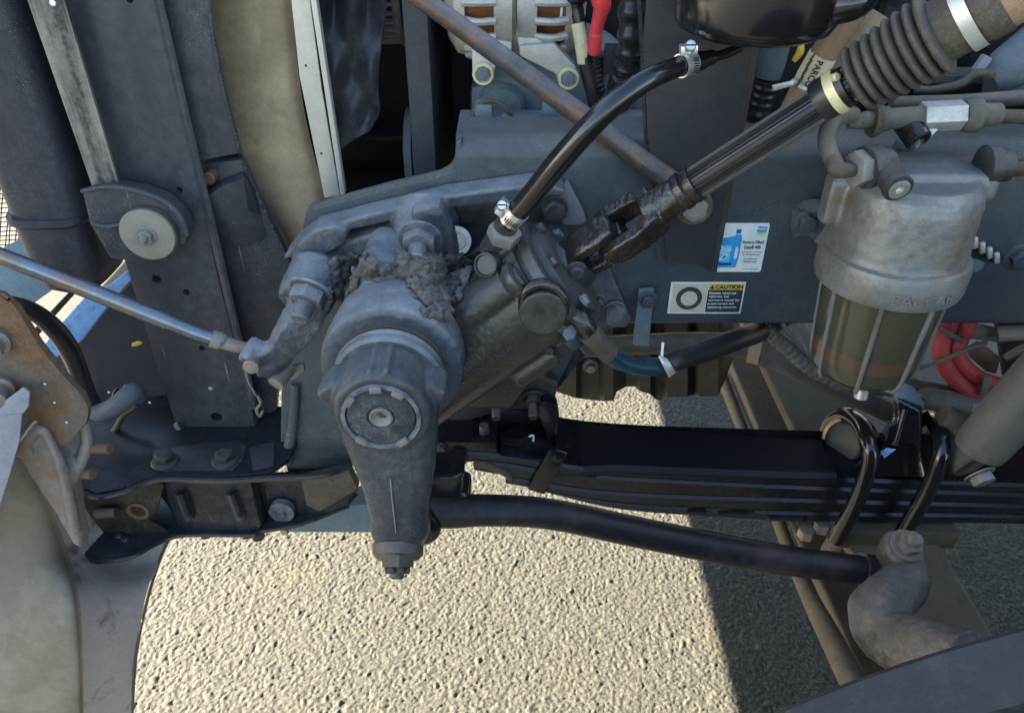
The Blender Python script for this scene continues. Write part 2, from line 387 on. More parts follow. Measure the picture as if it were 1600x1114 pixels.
def aggregate():
    st = .0023; x0, x1, y0, y1 = -.80, 1.32, .76, 2.25
    nx, ny = int((x1-x0)/st), int((y1-y0)/st)
    H = np.full((ny, nx), -.0019)
    def stones(n, rmin, rmax, zlo, zhi):
        cx = rng.uniform(0, nx-1, n); cy = rng.uniform(0, ny-1, n); rr = rng.uniform(rmin, rmax, n)/st
        zt = rng.uniform(zlo, zhi, n); tx = rng.normal(0, .08, n); ty = rng.normal(0, .08, n); el = rng.uniform(.7, 1.4, n); an = rng.uniform(0, 3.14, n)
        for i in range(n):
            k = int(rr[i]*1.5)+1; a, b = int(cx[i]), int(cy[i])
            xa, xb, ya, yb = max(a-k, 0), min(a+k+1, nx), max(b-k, 0), min(b+k+1, ny)
            if xa >= xb or ya >= yb: continue
            X, Y = np.meshgrid(np.arange(xa, xb)-cx[i], np.arange(ya, yb)-cy[i])
            c, s = math.cos(an[i]), math.sin(an[i]); U = (X*c+Y*s)*el[i]; V = (-X*s+Y*c)/el[i]
            d = 1-(np.abs(U)**2.6+np.abs(V)**2.6)/rr[i]**2.6
            h = np.where(d > 0, zt[i]-.0012+.0012*np.minimum(1, np.clip(d, 0, 1)*2.2)+(tx[i]*X+ty[i]*Y)*st, -1)
            H[ya:yb, xa:xb] = np.maximum(H[ya:yb, xa:xb], h)
    stones(50000, .0025, .0046, -.0012, -.0003)
    stones(80000, .0014, .0028, -.0011, .0001)
    stones(2500, .003, .0065, -.0006, .0010)
    H += rng.normal(0, .00030, H.shape)
    H = (H*7+np.roll(H, 1, 0)+np.roll(H, -1, 0)+np.roll(H, 1, 1)+np.roll(H, -1, 1))/11
    edge = 8; H[:edge] = H[-edge:] = -.014; H[:, :edge] = H[:, -edge:] = -.014
    X, Y = np.meshgrid(x0+np.arange(nx)*st, y0+np.arange(ny)*st)
    co = np.stack([X, Y, H], -1).reshape(-1, 3)
    idx = np.arange(nx*ny).reshape(ny, nx)
    q = np.stack([idx[:-1, :-1], idx[:-1, 1:], idx[1:, 1:], idx[1:, :-1]], -1).reshape(-1, 4)
    me = bpy.data.meshes.new('asphalt_aggregate'); me.vertices.add(len(co)); me.vertices.foreach_set('co', co.ravel())
    me.loops.add(q.size); me.loops.foreach_set('vertex_index', q.ravel()); me.polygons.add(len(q))
    me.polygons.foreach_set('loop_start', np.arange(0, q.size, 4)); me.polygons.foreach_set('loop_total', np.full(len(q), 4))
    me.update(); me.validate(); me.polygons.foreach_set('use_smooth', np.ones(len(q), bool)); me.materials.append(M['asphalt'])
    o = bpy.data.objects.new('asphalt_aggregate', me); COL.objects.link(o); o.parent = ground; o.location = (0, 0, .013)
    setp(o, kind='stuff'); return o
aggregate()

# ---- tilted hood in front of the truck (out of frame to the left: it is what keeps the low sun off the machinery)
hood = thing('tilted_hood', 'grey truck hood tipped forward in front of the bumper', 'hood', (-1.85, 1.3, .5))
rings = []
for k in range(13):
    t = k/12; z = .76+2.1*t; xo = -1.62-.22*math.sin(t*math.pi*.5)-.05*t
    ring = []
    for j in range(25):
        s = j/24*2-1; y = 1.35+s*1.26; ring.append(Vector((xo-.10*s*s-.25*max(0, abs(s)-.82)*3, y, z)))
    rings.append(ring+[p+Vector((-.03, 0, 0)) for p in ring[::-1]])
part('hood_shell', loft(rings), M['lilac'], hood)
part('inner_brace', box((-1.72, 1.35, 1.5), (.05, 1.9, .09), .01), M['black'], hood)
part('inner_brace', box((-1.66, 1.35, .85), (.05, 1.9, .09), .01), M['black'], hood)

# ---- bumper: bar across the front, and the near end wrapping back beside the frame
bumper = thing('front_bumper', 'dusty beige grey plastic bumper end beside the lit asphalt', 'bumper', (-.8, .9, .2))
BZ = .412
bar = [(-.85, BZ), (-.80, BZ), (-.78, BZ+.02), (-.78, .56), (-.80, .575), (-.85, .575), (-.87, .55), (-.87, .42)]
part('bumper_bar', bev(loft([[Vector((x, y, z)) for x, z in bar] for y in (.80, 1.4, 2.15)]), .008), M['bumper'], bumper)
def sheet(curves, th, per=8):
    """curves: lists of (u,v,Y); a thick curved sheet lofted across them"""
    rows = []
    cs = [spline([tuple(P(*q)) for q in c], per) for c in curves]
    for j in range(len(cs[0])):
        rows.append([Vector(p) for p in spline([c[j] for c in cs], per)])
    g = G(); nr, nc = len(rows), len(rows[0])
    nrm = [[None]*nc for _ in range(nr)]
    for i in range(nr):
        for j in range(nc):
            a = rows[min(i+1, nr-1)][j]-rows[max(i-1, 0)][j]; b = rows[i][min(j+1, nc-1)]-rows[i][max(j-1, 0)]
            n = a.cross(b).normalized()
            if n.dot(rows[i][j]-CAM) < 0: n = -n
            nrm[i][j] = n
    for i in range(nr): g.v += rows[i]
    for i in range(nr): g.v += [rows[i][j]+nrm[i][j]*th for j in range(nc)]
    o = nr*nc
    for i in range(nr-1):
        for j in range(nc-1):
            a, b, c, d = i*nc+j, i*nc+j+1, (i+1)*nc+j+1, (i+1)*nc+j
            g.f += [(a, b, c, d), (o+d, o+c, o+b, o+a)]
    for i in range(nr-1):
        for j in (0, nc-1):
            a, d = i*nc+j, (i+1)*nc+j; g.f.append((a, d, o+d, o+a))
    for j in range(nc-1):
        for i in (0, nr-1):
            a, b = i*nc+j, i*nc+j+1; g.f.append((a, b, o+b, o+a))
    return g
part('end_panel', sheet([[(-330, 640, .68), (-360, 900, .64), (-400, 1130, .61), (-430, 1300, .59)],
                         [(-60, 690, .755), (-70, 860, .735), (-80, 1080, .665), (-90, 1300, .63)],
                         [(20, 715, .785), (65, 850, .772), (95, 1000, .685), (105, 1300, .65)],
                         [(45, 720, .802), (105, 860, .792), (128, 985, .702), (130, 1300, .662)]], .006), M['bumper'], bumper)
part('return_panel', sheet([[(42, 722, .80), (102, 862, .79), (125, 987, .70), (127, 1300, .66)],
                            [(90, 740, .85), (140, 866, .815), (155, 990, .722), (155, 1300, .675)],
                            [(190, 800, .885), (205, 880, .85), (190, 990, .745), (180, 1300, .69)],
                            [(292, 800, .91), (252, 868, .87), (218, 990, .765), (200, 1300, .70)]], .006), M['bumper2'], bumper)
part('edge_lip', tube([(292, 800, .91, 2.5), (252, 868, .87, 2.5), (218, 990, .765, 2.5), (206, 1114, .735, 2.5), (200, 1300, .70, 2.5)], seg=8), M['khaki'], bumper)

# ---- the far frame rail and engine mass that close the view behind
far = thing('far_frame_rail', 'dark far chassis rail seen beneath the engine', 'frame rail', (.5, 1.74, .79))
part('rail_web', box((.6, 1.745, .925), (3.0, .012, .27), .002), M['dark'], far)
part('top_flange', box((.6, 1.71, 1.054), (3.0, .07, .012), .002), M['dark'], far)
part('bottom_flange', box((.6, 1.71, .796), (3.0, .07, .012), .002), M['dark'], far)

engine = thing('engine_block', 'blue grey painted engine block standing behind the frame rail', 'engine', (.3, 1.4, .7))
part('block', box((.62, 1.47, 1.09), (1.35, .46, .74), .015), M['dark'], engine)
# painted front cover / bracket band just above the rail (zoomed region 715-1000 x 140-210)
part('mounting_rail', plate([(716, 188), (1010, 188), (1012, 225), (714, 225)], 1.04, .05, .003), M['bluegrey'], engine)
part('cover_boss', lathe(P(880, 160, 1.22), NEG_Y, [(0, .12), (.05, .12), (.075, .105)], 32), M['bluegrey'], engine)
part('cover_boss', lathe(P(785, 150, 1.20), NEG_Y, [(0, .035), (.06, .035), (.07, .028)], 24), M['bluegrey'], engine)
part('side_cover', plate([(735, 135), (1005, 120), (1005, 200), (735, 200)], 1.16, .08, .01), M['bluegrey'], engine)
part('bracket', plate([(743, 165), (768, 164), (772, 200), (738, 200)], 1.025, .03, .002), M['bluegrey'], engine)
part('bracket', plate([(848, 160), (872, 160), (876, 200), (846, 200)], 1.025, .03, .002), M['bluegrey'], engine)
part('bracket', plate([(716, 192), (738, 190), (738, 214), (714, 214)], 1.02, .03, .002), M['bluegrey'], engine)
boltp(engine, 753, 201, 1.02, 9, M['brass']); boltp(engine, 862, 203, 1.02, 8, M['bluegrey']); boltp(engine, 791, 186, 1.03, 7, M['bluegrey'], ax=(0, -.5, .85))
part('wire', tube([(735, 196, 1.02, 4), (742, 172, 1.03, 4), (762, 158, 1.03, 4), (785, 165, 1.03, 4), (802, 188, 1.03, 4)], seg=8), M['brown'], engine)

oil_pan = thing('oil_pan', 'grimy brown ribbed oil pan hanging below the frame rail', 'oil pan', P(1000, 620, 1.3))
cols = [(838, 1.30, 590), (862, 1.30, 598), (870, 1.265, 612), (900, 1.262, 622), (908, 1.30, 623), (936, 1.30, 626), (944, 1.262, 627), (958, 1.262, 626), (964, 1.27, 612), (978, 1.30, 604), (992, 1.30, 604), (1000, 1.262, 611), (1016, 1.262, 616), (1024, 1.30, 624), (1034, 1.30, 627), (1042, 1.262, 621), (1074, 1.262, 620), (1084, 1.30, 617), (1092, 1.262, 620), (1122, 1.262, 619), (1130, 1.27, 600), (1146, 1.33, 560)]
gpan = G(); n_ = len(cols)
for dy in (0, .012):
    for v_ in (None, 560, 500):
        gpan.v += [P(u, vb if v_ is None else min(v_, vb-8), Y)+Vector((0, dy, 0)) for u, Y, vb in cols]
for i in range(n_-1):
    for r in range(2):
        gpan.f += [(r*n_+i, r*n_+i+1, (r+1)*n_+i+1, (r+1)*n_+i), (3*n_+(r+1)*n_+i, 3*n_+(r+1)*n_+i+1, 3*n_+r*n_+i+1, 3*n_+r*n_+i)]
    gpan.f += [(i, i+1, 3*n_+i+1, 3*n_+i), (2*n_+i, 2*n_+i+1, 5*n_+i+1, 5*n_+i)]
part('pleated_wall', gpan, M['brown'], oil_pan, ang=25)
part('pan_bottom', box((P(990, 600, 1.3).x, 1.46, P(990, 590, 1.3).z+.02), (.26, .30, .02), .005), M['brown'], oil_pan)
part('plug', lathe(P(922, 569, 1.298), NEG_Y, [(0, .016), (.008, .016), (.010, .009), (.02, .009)], 20), M['steel'], oil_pan)

fs = thing('fan_gap_backing', 'dark backing panel added to block the bright gap behind the rubber flap', 'panel', (-.5, 1.8, .6))  # dark backing added to block bright ground showing through the fan gap
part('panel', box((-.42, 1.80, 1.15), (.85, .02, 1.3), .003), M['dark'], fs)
part('lower_backing', box((-.28, 1.45, .70), (.34, .70, .012), .003), M['dark'], fs)

# ---- the cab behind the engine bay (out of frame; added to block sky light from the right)
cab = thing('truck_cab', 'grey truck cab standing behind the engine bay', 'cab', (1.9, 1.2, .5))
cp_ = [(1.25, .95), (1.25, 1.55), (1.34, 1.75), (1.62, 2.55), (1.8, 2.75), (2.9, 2.85), (2.9, .55), (1.62, .55), (1.55, .95)]
part('body', bev(loft([[Vector((x, y, z)) for x, z in cp_] for y in (.12, 2.4)]), .05, 3), M['lilac'], cab)
part('step', box((1.95, .12, .45), (.7, .18, .06), .01), M['alu'], cab)
part('door', box((2.05, .113, 1.6), (.85, .02, 1.7), .01), M['lilac'], cab)
part('side_window', box((2.05, .100, 2.05), (.68, .012, .6), .004), M['gloss'], cab)
# ================================================================== RADIATOR MODULE (left)
def vline(u, v, v2):            # a vertical edge through pixel (u,v) continued to row v2
    return (800 + (u-800)*(NAD-v2)/(NAD-v), v2)
NAD = 557 + FPX/math.tan(PITCH)
sup = thing('radiator_support', 'tall black sheet steel radiator support column standing on the front crossmember', 'radiator support', P(335, 668, .95))
T = -220
HOLES = ((197, 3, 5), (276, 302, 5), (240, 442, 7), (287, 462, 5), (308, 533, 4.5), (312, 550, 4.5), (335, 658, 9))
part('front_panel', cut(plate([vline(275, 668, T), vline(275, 668, 300), (275, 668), (330, 676), (400, 668), (338, 421), vline(307, 252, 150), vline(307, 252, T)], .95, .05, .004), [closed(lathe(P(u, v, .94), (0, 1, 0), [(0, r*S(v, .95)), (.045, r*S(v, .95))], 20)) for u, v, r in HOLES]), M['panel'], sup)
part('stiffener_fold', sheet([[vline(300, 252, T)+(.948,), vline(300, 252, 100)+(.948,), (300, 252, .948), (330, 380, .948), (392, 640, .948)],
                            [vline(306, 252, T)+(.944,), vline(306, 252, 100)+(.944,), (306, 252, .944), (337, 380, .944), (398, 640, .944)],
                            [vline(313, 252, T)+(.947,), vline(313, 252, 100)+(.947,), (313, 252, .947), (344, 380, .947), (404, 640, .947)]], .003, 6), M['panel'], sup)
part('side_panel', plate([vline(306, 252, T), vline(306, 252, 0), (306, 254), (376, 240), (352, 150), (336, 70), (326, 0), vline(326, 0, T)], .962, .012, .003), M['panel'], sup)
part('lower_side_panel', plate([(306, 256), (338, 421), (372, 560), (400, 660), (432, 640), (440, 520), (462, 425), (448, 398), (410, 320), (378, 250)], .985, .015, .003), M['panel'], sup)
part('pressed_bulge', closed(loft([[P(u, v, Y) for u, v, Y in r] for r in (
    [(316, 300, .99), (322, 296, .985), (345, 282, .985), (378, 268, .985), (386, 272, .99)],
    [(318, 318, .985), (326, 306, .955), (350, 290, .95), (380, 280, .955), (394, 292, .985)],
    [(322, 345, .985), (330, 335, .962), (356, 330, .957), (388, 330, .962), (408, 335, .985)],
    [(326, 380, .99), (334, 382, .984), (362, 384, .982), (400, 384, .984), (424, 378, .99)])], cap=False, close=False)), M['panel'], sup)
part('stud', lathe(P(333, 271, .99), NEG_Y, [(0, .009), (.02, .009), (.022, .007)], 16), M['rust'], sup)
part('weld_bead', roughen(tube([(326, -60, .960, 2.2), (326, 0, .960, 2.2), (335, 70, .960, 2.2), (351, 150, .960, 2.2), (375, 238, .960, 2.2)], per=40, seg=7, wave=lambda i, r: r*random.uniform(.6, 1.35)), .0008, 300), M['panel'], sup)
part('weld_bead', roughen(tube([(379, 252, .982, 2), (409, 320, .982, 2), (447, 398, .982, 2)], per=40, seg=7, wave=lambda i, r: r*random.uniform(.6, 1.35)), .0008, 300), M['panel'], sup)
part('rivet', lathe(P(329, 607, .95), NEG_Y, [(0, .0035), (.002, .002)], 10), M['tape'], sup)
part('foot_weld', tube([(274, 662, .947, 4), (282, 672, .945, 4), (300, 677, .944, 3)], seg=8), M['steel'], sup)
part('split_pin', tube([(402, 618, .93, 2.5), (407, 630, .928, 2.5), (401, 640, .928, 2.5), (406, 650, .928, 2.5), (411, 641, .928, 2.5)], seg=6), M['castalu'], sup)

st = thing('weathered_strip', 'weathered grey metal strip with flaking paint beside the radiator column', 'metal strip', P(165, 290, .925))
part('strip', plate([vline(42, 0, T), (42, 0), (143, 290), (170, 302), (188, 298), (100, 0), vline(100, 0, T)], .925, .004, .001), M['galv'], st)
part('fold', sheet([[vline(100, 0, T)+(.924,), (100, 0, .924), (188, 298, .924)], [vline(104, 0, T)+(.935,), (104, 0, .935), (191, 298, .935)]], .002, 6), M['galv'], st)
part('paint_blot', closed(lathe(P(82, 5, .9245), NEG_Y, [(-.001, .004), (.0006, .0035), (.001, .002)], 6)), M['chalk'], st)
part('rivet', lathe(P(175, 293, .924), NEG_Y, [(0, .0045), (.0015, .0035), (.002, .001)], 10), M['chalk'], st)

tank = thing('radiator_tank', 'rounded black plastic radiator end tank left of the weathered strip', 'radiator tank', P(120, 440, 1.0))
def tankring(u0, u1, v, Yc, d):
    a, b = P(u0, v, Yc), P(u1, v, Yc); c = (a+b)/2; w = (b.x-a.x)/2
    return [Vector((c.x+w*math.copysign(abs(math.cos(t))**.5, math.cos(t)), Yc+d*math.copysign(abs(math.sin(t))**.5, math.sin(t)), c.z)) for t in [2*math.pi*k/32 for k in range(32)]]
rr = []
for v in (-220, -100, 0, 120, 240, 318):
    uL = vline(62, 372, v)[0]; uR = vline(150, 300, v)[0]+4
    rr.append(tankring(uL, uR, v, .995, .062))
M['tank'] = mat('tank_plastic', (.024, .024, .031), .5, dust=(.12, .118, .135), amt=.4, top=.2, scale=9, bump=.15, speck=.8, streak=True, grain=.25)
part('upper_tank', loft(rr), M['tank'], tank)
rr = []
for v, dl, dr, d in ((314, -6, 5, .068), (324, -6, 5, .068), (330, 0, 0, .062), (400, 2, 0, .062), (425, 10, -8, .055), (440, 28, -30, .035)):
    rr.append(tankring(vline(62, 372, v)[0]+dl, vline(185, 420, v)[0]+dr, v, .995, d))
part('lower_tank', loft(rr), M['tank'], tank)
ear = [(128, 300), (170, 293), (215, 300), (255, 315), (280, 338), (293, 366), (288, 384), (277, 380), (262, 402), (225, 412), (172, 404), (165, 392), (140, 350)]
part('mounting_ear', plate(ear, .905, .03, .003), M['panel'], tank)
part('ear_rim', tube([(128, 299, .905, 4), (170, 292, .902, 5), (215, 299, .902, 5), (255, 314, .902, 5), (280, 337, .902, 5), (293, 368, .902, 4)], seg=8), M['panel'], tank)
part('ear_rib', tube([(148, 350, .905, 3), (170, 354, .902, 4), (192, 350, .900, 4)], seg=8), M['panel'], tank)
iso = thing('isolator_washer', 'round beige rubber backed washer bolted to the tank mounting ear', 'washer', P(232, 365, .895))
part('washer', lathe(P(232, 365, .897), NEG_Y, [(0, .034), (.003, .0345), (.005, .034), (.0055, .032)], 40), mat('washer_zinc', (.18, .16, .132), .6, dust=(.21, .187, .15), amt=.4, top=.1, scale=12, bump=.1, grain=.12), iso)
part('rubber', lathe(P(236, 361, .905), NEG_Y, [(0, .036), (.008, .036)], 36), M['dustrub'], iso)
bolt(iso, P(229, 369, .8915), .0105, M['steel'], washer=1.25, stud=.008, name='nut')

shroud = thing('fan_shroud', 'tan dirt stained fan shroud panel behind the radiator column', 'fan shroud', P(450, 400, 1.03))
part('panel', sheet([[(300, T, 1.035), (318, 0, 1.035), (345, 140, 1.035), (372, 240, 1.035), (440, 370, 1.035), (480, 440, 1.035)],
                     [(372, T, 1.020), (388, 0, 1.020), (408, 140, 1.020), (430, 240, 1.020), (470, 370, 1.020), (500, 440, 1.020)],
                     [(415, T, 1.022), (432, 0, 1.022), (448, 140, 1.022), (470, 240, 1.022), (495, 340, 1.022), (515, 440, 1.022)],
                     [(440, T, 1.036), (456, 0, 1.036), (470, 140, 1.036), (490, 240, 1.036), (508, 310, 1.036), (525, 440, 1.036)]], .006, 5), M['tan'], shroud)
part('edge_fold', tube([(318, -100, 1.03, 3), (327, 0, 1.03, 3), (346, 130, 1.03, 3), (376, 240, 1.03, 3), (428, 355, 1.03, 3), (460, 412, 1.03, 3)], seg=8), M['galv'], shroud)
al = thing('aluminium_strip', 'bright aluminium edge strip along the tan fan shroud', 'trim strip', P(520, 305, 1.03))
part('flat_leg', plate([vline(455, 0, T), (455, 0), (468, 120), (507, 310), (531, 306), vline(484, 0, 140), (484, 0), vline(484, 0, T)], 1.012, .004, .0008), M['strip'], al)
part('raised_leg', plate([vline(485, 0, T), (485, 0), (532, 306), (539, 303), (494, 0), vline(494, 0, T)], 1.004, .014, .001), M['strip'], al)
for u, v in ((478, 103), (502, 240)):
    part('rivet_hole_shade', lathe(P(u, v, 1.012), NEG_Y, [(-.001, .0016), (.0004, .0016)], 8), M['dark'], al)  # dark disc stands in for the shade inside a hole

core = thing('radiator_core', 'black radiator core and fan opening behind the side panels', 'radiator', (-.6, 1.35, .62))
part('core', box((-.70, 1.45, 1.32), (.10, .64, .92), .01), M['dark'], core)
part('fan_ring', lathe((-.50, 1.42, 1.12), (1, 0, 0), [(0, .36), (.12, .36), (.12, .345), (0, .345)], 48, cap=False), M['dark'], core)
for k in range(9):
    th = 2*math.pi*k/9+.2; c = Vector((-.42, 1.42, 1.12)); d = Vector((0, math.cos(th), math.sin(th))); t = Vector((.35, -math.sin(th), math.cos(th)))
    part('fan_blade', slab([c+d*.07-t*.03, c+d*.33-t*.055, c+d*.34+t*.05, c+d*.07+t*.03], .005), M['dark'], core)

flap = thing('rubber_flap', 'crumpled black rubber splash flap hanging inside the fan opening', 'rubber flap', P(550, 230, 1.10))
cv = []
for j, (ut, um, ub, vb) in enumerate(((500, 508, 512, 215), (520, 524, 522, 240), (545, 552, 548, 222), (570, 578, 570, 208), (596, 592, 582, 195))):
    w = (.0, .022, -.012, .020, .0)[j]
    cv.append([(ut, -60, 1.10), (ut+4, 20, 1.10+w), (um, 110, 1.10-w*.8), (um-2, 170, 1.10+w*.6), (ub, vb, 1.10)])
part('flap', sheet(cv, .004, 6), mat('flap_rubber', (.022, .023, .030), .38, dust=(.12, .12, .14), amt=.6, top=.3, scale=9, bump=.5, bscale=60), flap)

hub = thing('fan_clutch', 'ribbed grey fan clutch hub above the rubber flap', 'fan clutch', P(595, 20, 1.22))
hc = P(572, -22, 1.23)
part('hub_body', lathe(hc, (1, 0, 0), [(-.02, .07), (.045, .07)], 40), M['black'], hub)
part('rim', lathe(hc+Vector((.045, 0, 0)), (1, 0, 0), [(0, .078), (.008, .082), (.012, .080), (.012, .07)], 44), M['steel'], hub)
for k in range(36):
    th = 2*math.pi*k/36; d = Vector((0, math.cos(th), math.sin(th))); t = Vector((0, -math.sin(th), math.cos(th)))
    part('fin', prism([hc+d*.068-t*.0022+Vector((-.005, 0, 0)), hc+d*.068+t*.0022+Vector((-.005, 0, 0)), hc+d*.079+t*.0015+Vector((-.002, 0, 0)), hc+d*.079-t*.0015+Vector((-.002, 0, 0))], (.048, 0, 0), .0004, 1), M['steel'], hub)

post = thing('support_post', 'square dark steel post rising between fan opening and alternator', 'post', P(668, 290, 1.1))
pa = P(638, 150, 1.10); pb = P(675, 150, 1.10)
part('post', box(((pa.x+pb.x)/2, 1.30, 1.25), (pb.x-pa.x, .40, .85), .003), mat('post_paint', (.045, .048, .055), .45, dust=(.13, .13, .14), amt=.4, top=.2, scale=8, bump=.06), post)
pul = thing('crank_pulley', 'edge of a dark grooved pulley tucked behind the square post', 'pulley', P(662, 240, 1.2))
pc = P(660, 238, 1.24); s_ = S(238, 1.24)
part('pulley', lathe(pc, (1, 0, 0), [(-.022, .05), (-.022, .070), (-.010, .072), (-.009, .062), (-.006, .062), (-.005, .074), (0, .074), (.001, .062), (.004, .062), (.005, .073), (.010, .073), (.010, .05)], 44), M['bluegrey'], pul)
part('hub', lathe(pc, (1, 0, 0), [(-.03, .02), (.02, .02)], 20), M['darkbolt'], pul)

# ---- blue-grey brackets, grille mesh and dark skirt seen left of the column
gr = thing('grille_mesh', 'black wire grille mesh with sunlit ground showing through', 'grille', P(25, 330, 1.25))
A, B, C_ = P(-140, 235, 1.22), P(90, 235, 1.22), P(-140, 420, 1.22)
hx, hz = (B-A), (C_-A)
for i in range(30):
    t = i/29
    part('wire', tube3([tuple(A+hx*t)+(.0009,), tuple(A+hx*t+hz*.5+Vector((.002*(-1)**i, 0, 0)))+(.0009,), tuple(A+hx*t+hz)+(.0009,)], per=2, seg=5), M['dark'], gr)
for i in range(26):
    t = i/25
    part('wire', tube3([tuple(A+hz*t)+(.0009,), tuple(A+hz*t+hx*.5-hz*.04+Vector((0, .001, 0)))+(.0009,), tuple(A+hz*t+hx-hz*.08)+(.0009,)], per=2, seg=5), M['dark'], gr)
br = thing('headlamp_bracket', 'pale blue painted flat bracket crossing behind the damper rod', 'bracket', P(60, 480, 1.15))
part('upper_arm', slab([P(-60, 430, 1.12), P(10, 385, 1.14), P(36, 372, 1.15), P(53, 378, 1.15), P(62, 392, 1.15), P(72, 396, 1.15), P(64, 408, 1.15), P(100, 440, 1.15), P(45, 480, 1.13), P(-60, 545, 1.10)], .006), mat('pale_teal', (.13, .20, .24), .45, dust=(.2, .24, .26), amt=.4, top=.3, scale=10, bump=.05), br)
part('lower_arm', slab([P(88, 515, 1.12), P(135, 463, 1.14), P(172, 446, 1.15), P(203, 421, 1.155), P(208, 433, 1.155), P(170, 476, 1.15), P(128, 533, 1.13), P(114, 542, 1.12), P(86, 560, 1.11), P(68, 541, 1.11)], .006), M['bluebr'], br)
part('black_strip', slab([P(40, 528, 1.20), P(112, 452, 1.22), P(124, 452, 1.22), P(76, 505, 1.21), P(52, 534, 1.20)], .006), M['dark'], br)
# ================================================================== FRAME RAIL
WEB = .91
ZT = P(800, 208, WEB+.02).z; ZB = P(800, 509, WEB).z
rail = thing('frame_rail', 'long dusty blue grey chassis rail with rounded top edge and stickers', 'frame rail', (.6, WEB, ZB))
xl = P(712, 235, WEB).x
prof = []
r_ = .026
prof.append((WEB+.085, ZT)); 
for k in range(7):
    a = math.pi/2*k/6; prof.append((WEB+r_-r_*math.sin(a), ZT-r_+r_*math.cos(a)))
r2 = .010
for k in range(5):
    a = math.pi/2*k/4; prof.append((WEB+r2-r2*math.cos(a), ZB+r2-r2*math.sin(a)))
prof.append((WEB+.085, ZB)); th = .009
inner = [(WEB+.085, ZB+th), (WEB+th+.004, ZB+th), (WEB+th, ZB+th+.004), (WEB+th, ZT-.024), (WEB+.024, ZT-th), (WEB+.085, ZT-th)]
part('web', loft([[Vector((x, y, z)) for y, z in prof+inner] for x in (xl, .3, .8, 1.4, 2.1)]), M['frame'], rail, ang=30)
# tapered front end of the rail: runs down and forward to the radiator
part('front_plate', plate([(722, 216), (712, 222), (711, 246), (704, 260), (688, 269), (600, 290), (485, 322), (478, 332), (456, 430), (440, 560), (438, 690), (450, 742), (545, 732), (600, 700), (700, 668), (792, 610), (872, 600), (905, 535), (960, 512), (960, 300), (722, 300)], WEB+.003, .012, .003), M['frame'], rail)
part('front_flange', sheet([[(712, 246, WEB+.004), (704, 261, WEB+.004), (686, 270, WEB+.004), (600, 291, WEB+.004), (487, 322, WEB+.004)],
                            [(712, 243, WEB+.05), (704, 257, WEB+.05), (686, 266, WEB+.05), (600, 287, WEB+.05), (487, 318, WEB+.05)]], .006, 5), M['frame'], rail)
part('stiffener_rib', tube([(462, 600, WEB, 7), (458, 650, WEB-.002, 8), (449, 722, WEB-.006, 9)], seg=10), M['frame'], rail)
for u, v, r in ((1057, 391, 18),):
    boltp(rail, u, v, WEB, r, M['frame'], washer=1.3)
for u, v in ((1590, 402), (1205, 250)):
    if u == 1590: boltp(rail, u, v, WEB, 15, M['frame'], washer=1.5)
part('clip_strip', plate([(998, 452), (1022, 450), (1014, 541), (989, 540)], WEB-.010, .004, .001), M['bluegrey'], rail)
boltp(rail, 1012, 468, WEB-.010, 11, M['frame'], washer=1.4, rot=.2)
part('seam_plate', plate([(1018, 345), (1105, 345), (1090, 412), (1028, 409)], WEB-.004, .004, .001), M['frame'], rail)

# ---- stickers
def rect_on_web(uv_tl, uv_tr, uv_bl):
    a, b, c = P(*uv_tl, WEB-.0012), P(*uv_tr, WEB-.0012), P(*uv_bl, WEB-.0012)
    return a.x, b.x, a.z, c.z
def on_web(g, x, z, lift=.0): return place(g, Matrix.Translation((x, WEB-.0012-lift, z)) @ Matrix.Rotation(R(90), 4, 'X'))
def quad(x0, x1, z0, z1, lift, th=.0005):
    return prism([Vector((x0, WEB-.0012-lift, z0)), Vector((x1, WEB-.0012-lift, z0)), Vector((x1, WEB-.0012-lift, z1)), Vector((x0, WEB-.0012-lift, z1))], (0, th, 0))
def poly_web(pts, lift, th=.0005):
    return prism([Vector((x, WEB-.0012-lift, z)) for x, z in pts], (0, th, 0))
x0, x1, z1, z0 = rect_on_web((1128, 349), (1204, 347), (1109, 425)); w, h = x1-x0, z1-z0
s1 = thing('oil_sticker', 'white sticker with a blue oil jug on the frame rail', 'sticker', (x0+w/2, WEB, z0))
def X(t): return x0+w*t
def Z(t): return z0+h*t
p1aper = part('paper', bev(prism([Vector((X(a), WEB-.0012, Z(b))) for a, b in ((.02, 0), (.97, 0), (1, .03), (1, .97), (.97, 1), (.02, 1), (0, .98), (0, .02))], (0, .0010, 0)), 0), M['white'], s1)
part('jug_print', poly_web([(X(.005), Z(.10)), (X(.44), Z(.10)), (X(.47), Z(.30)), (X(.47), Z(.72)), (X(.44), Z(.78)), (X(.34), Z(.79)), (X(.32), Z(.75)), (X(.08), Z(.70)), (X(.005), Z(.66))], .0006), M['cyan'], p1aper)
part('jug_cap', quad(X(.33), X(.43), Z(.80), Z(.88), .0006), M['navy'], p1aper)
part('jug_handle', poly_web([(X(.365), Z(.29)), (X(.41), Z(.28)), (X(.43), Z(.33)), (X(.43), Z(.50)), (X(.40), Z(.54)), (X(.37), Z(.51))], .0012), M['white'], p1aper)
part('jug_label', quad(X(.01), X(.28), Z(.22), Z(.56), .0010), M['cyan2'], p1aper)
part('jug_band', quad(X(.01), X(.33), Z(.15), Z(.20), .0012), M['navy'], p1aper)
part('droplet', lathe((X(.27), WEB-.0018, Z(.175)), NEG_Y, [(0, .0022), (.0006, .0022)], 12), M['white'], p1aper)
part('swoosh', poly_web([(X(.03), Z(.25)), (X(.14), Z(.37)), (X(.24), Z(.40)), (X(.20), Z(.30)), (X(.10), Z(.26))], .0016), M['white'], p1aper)
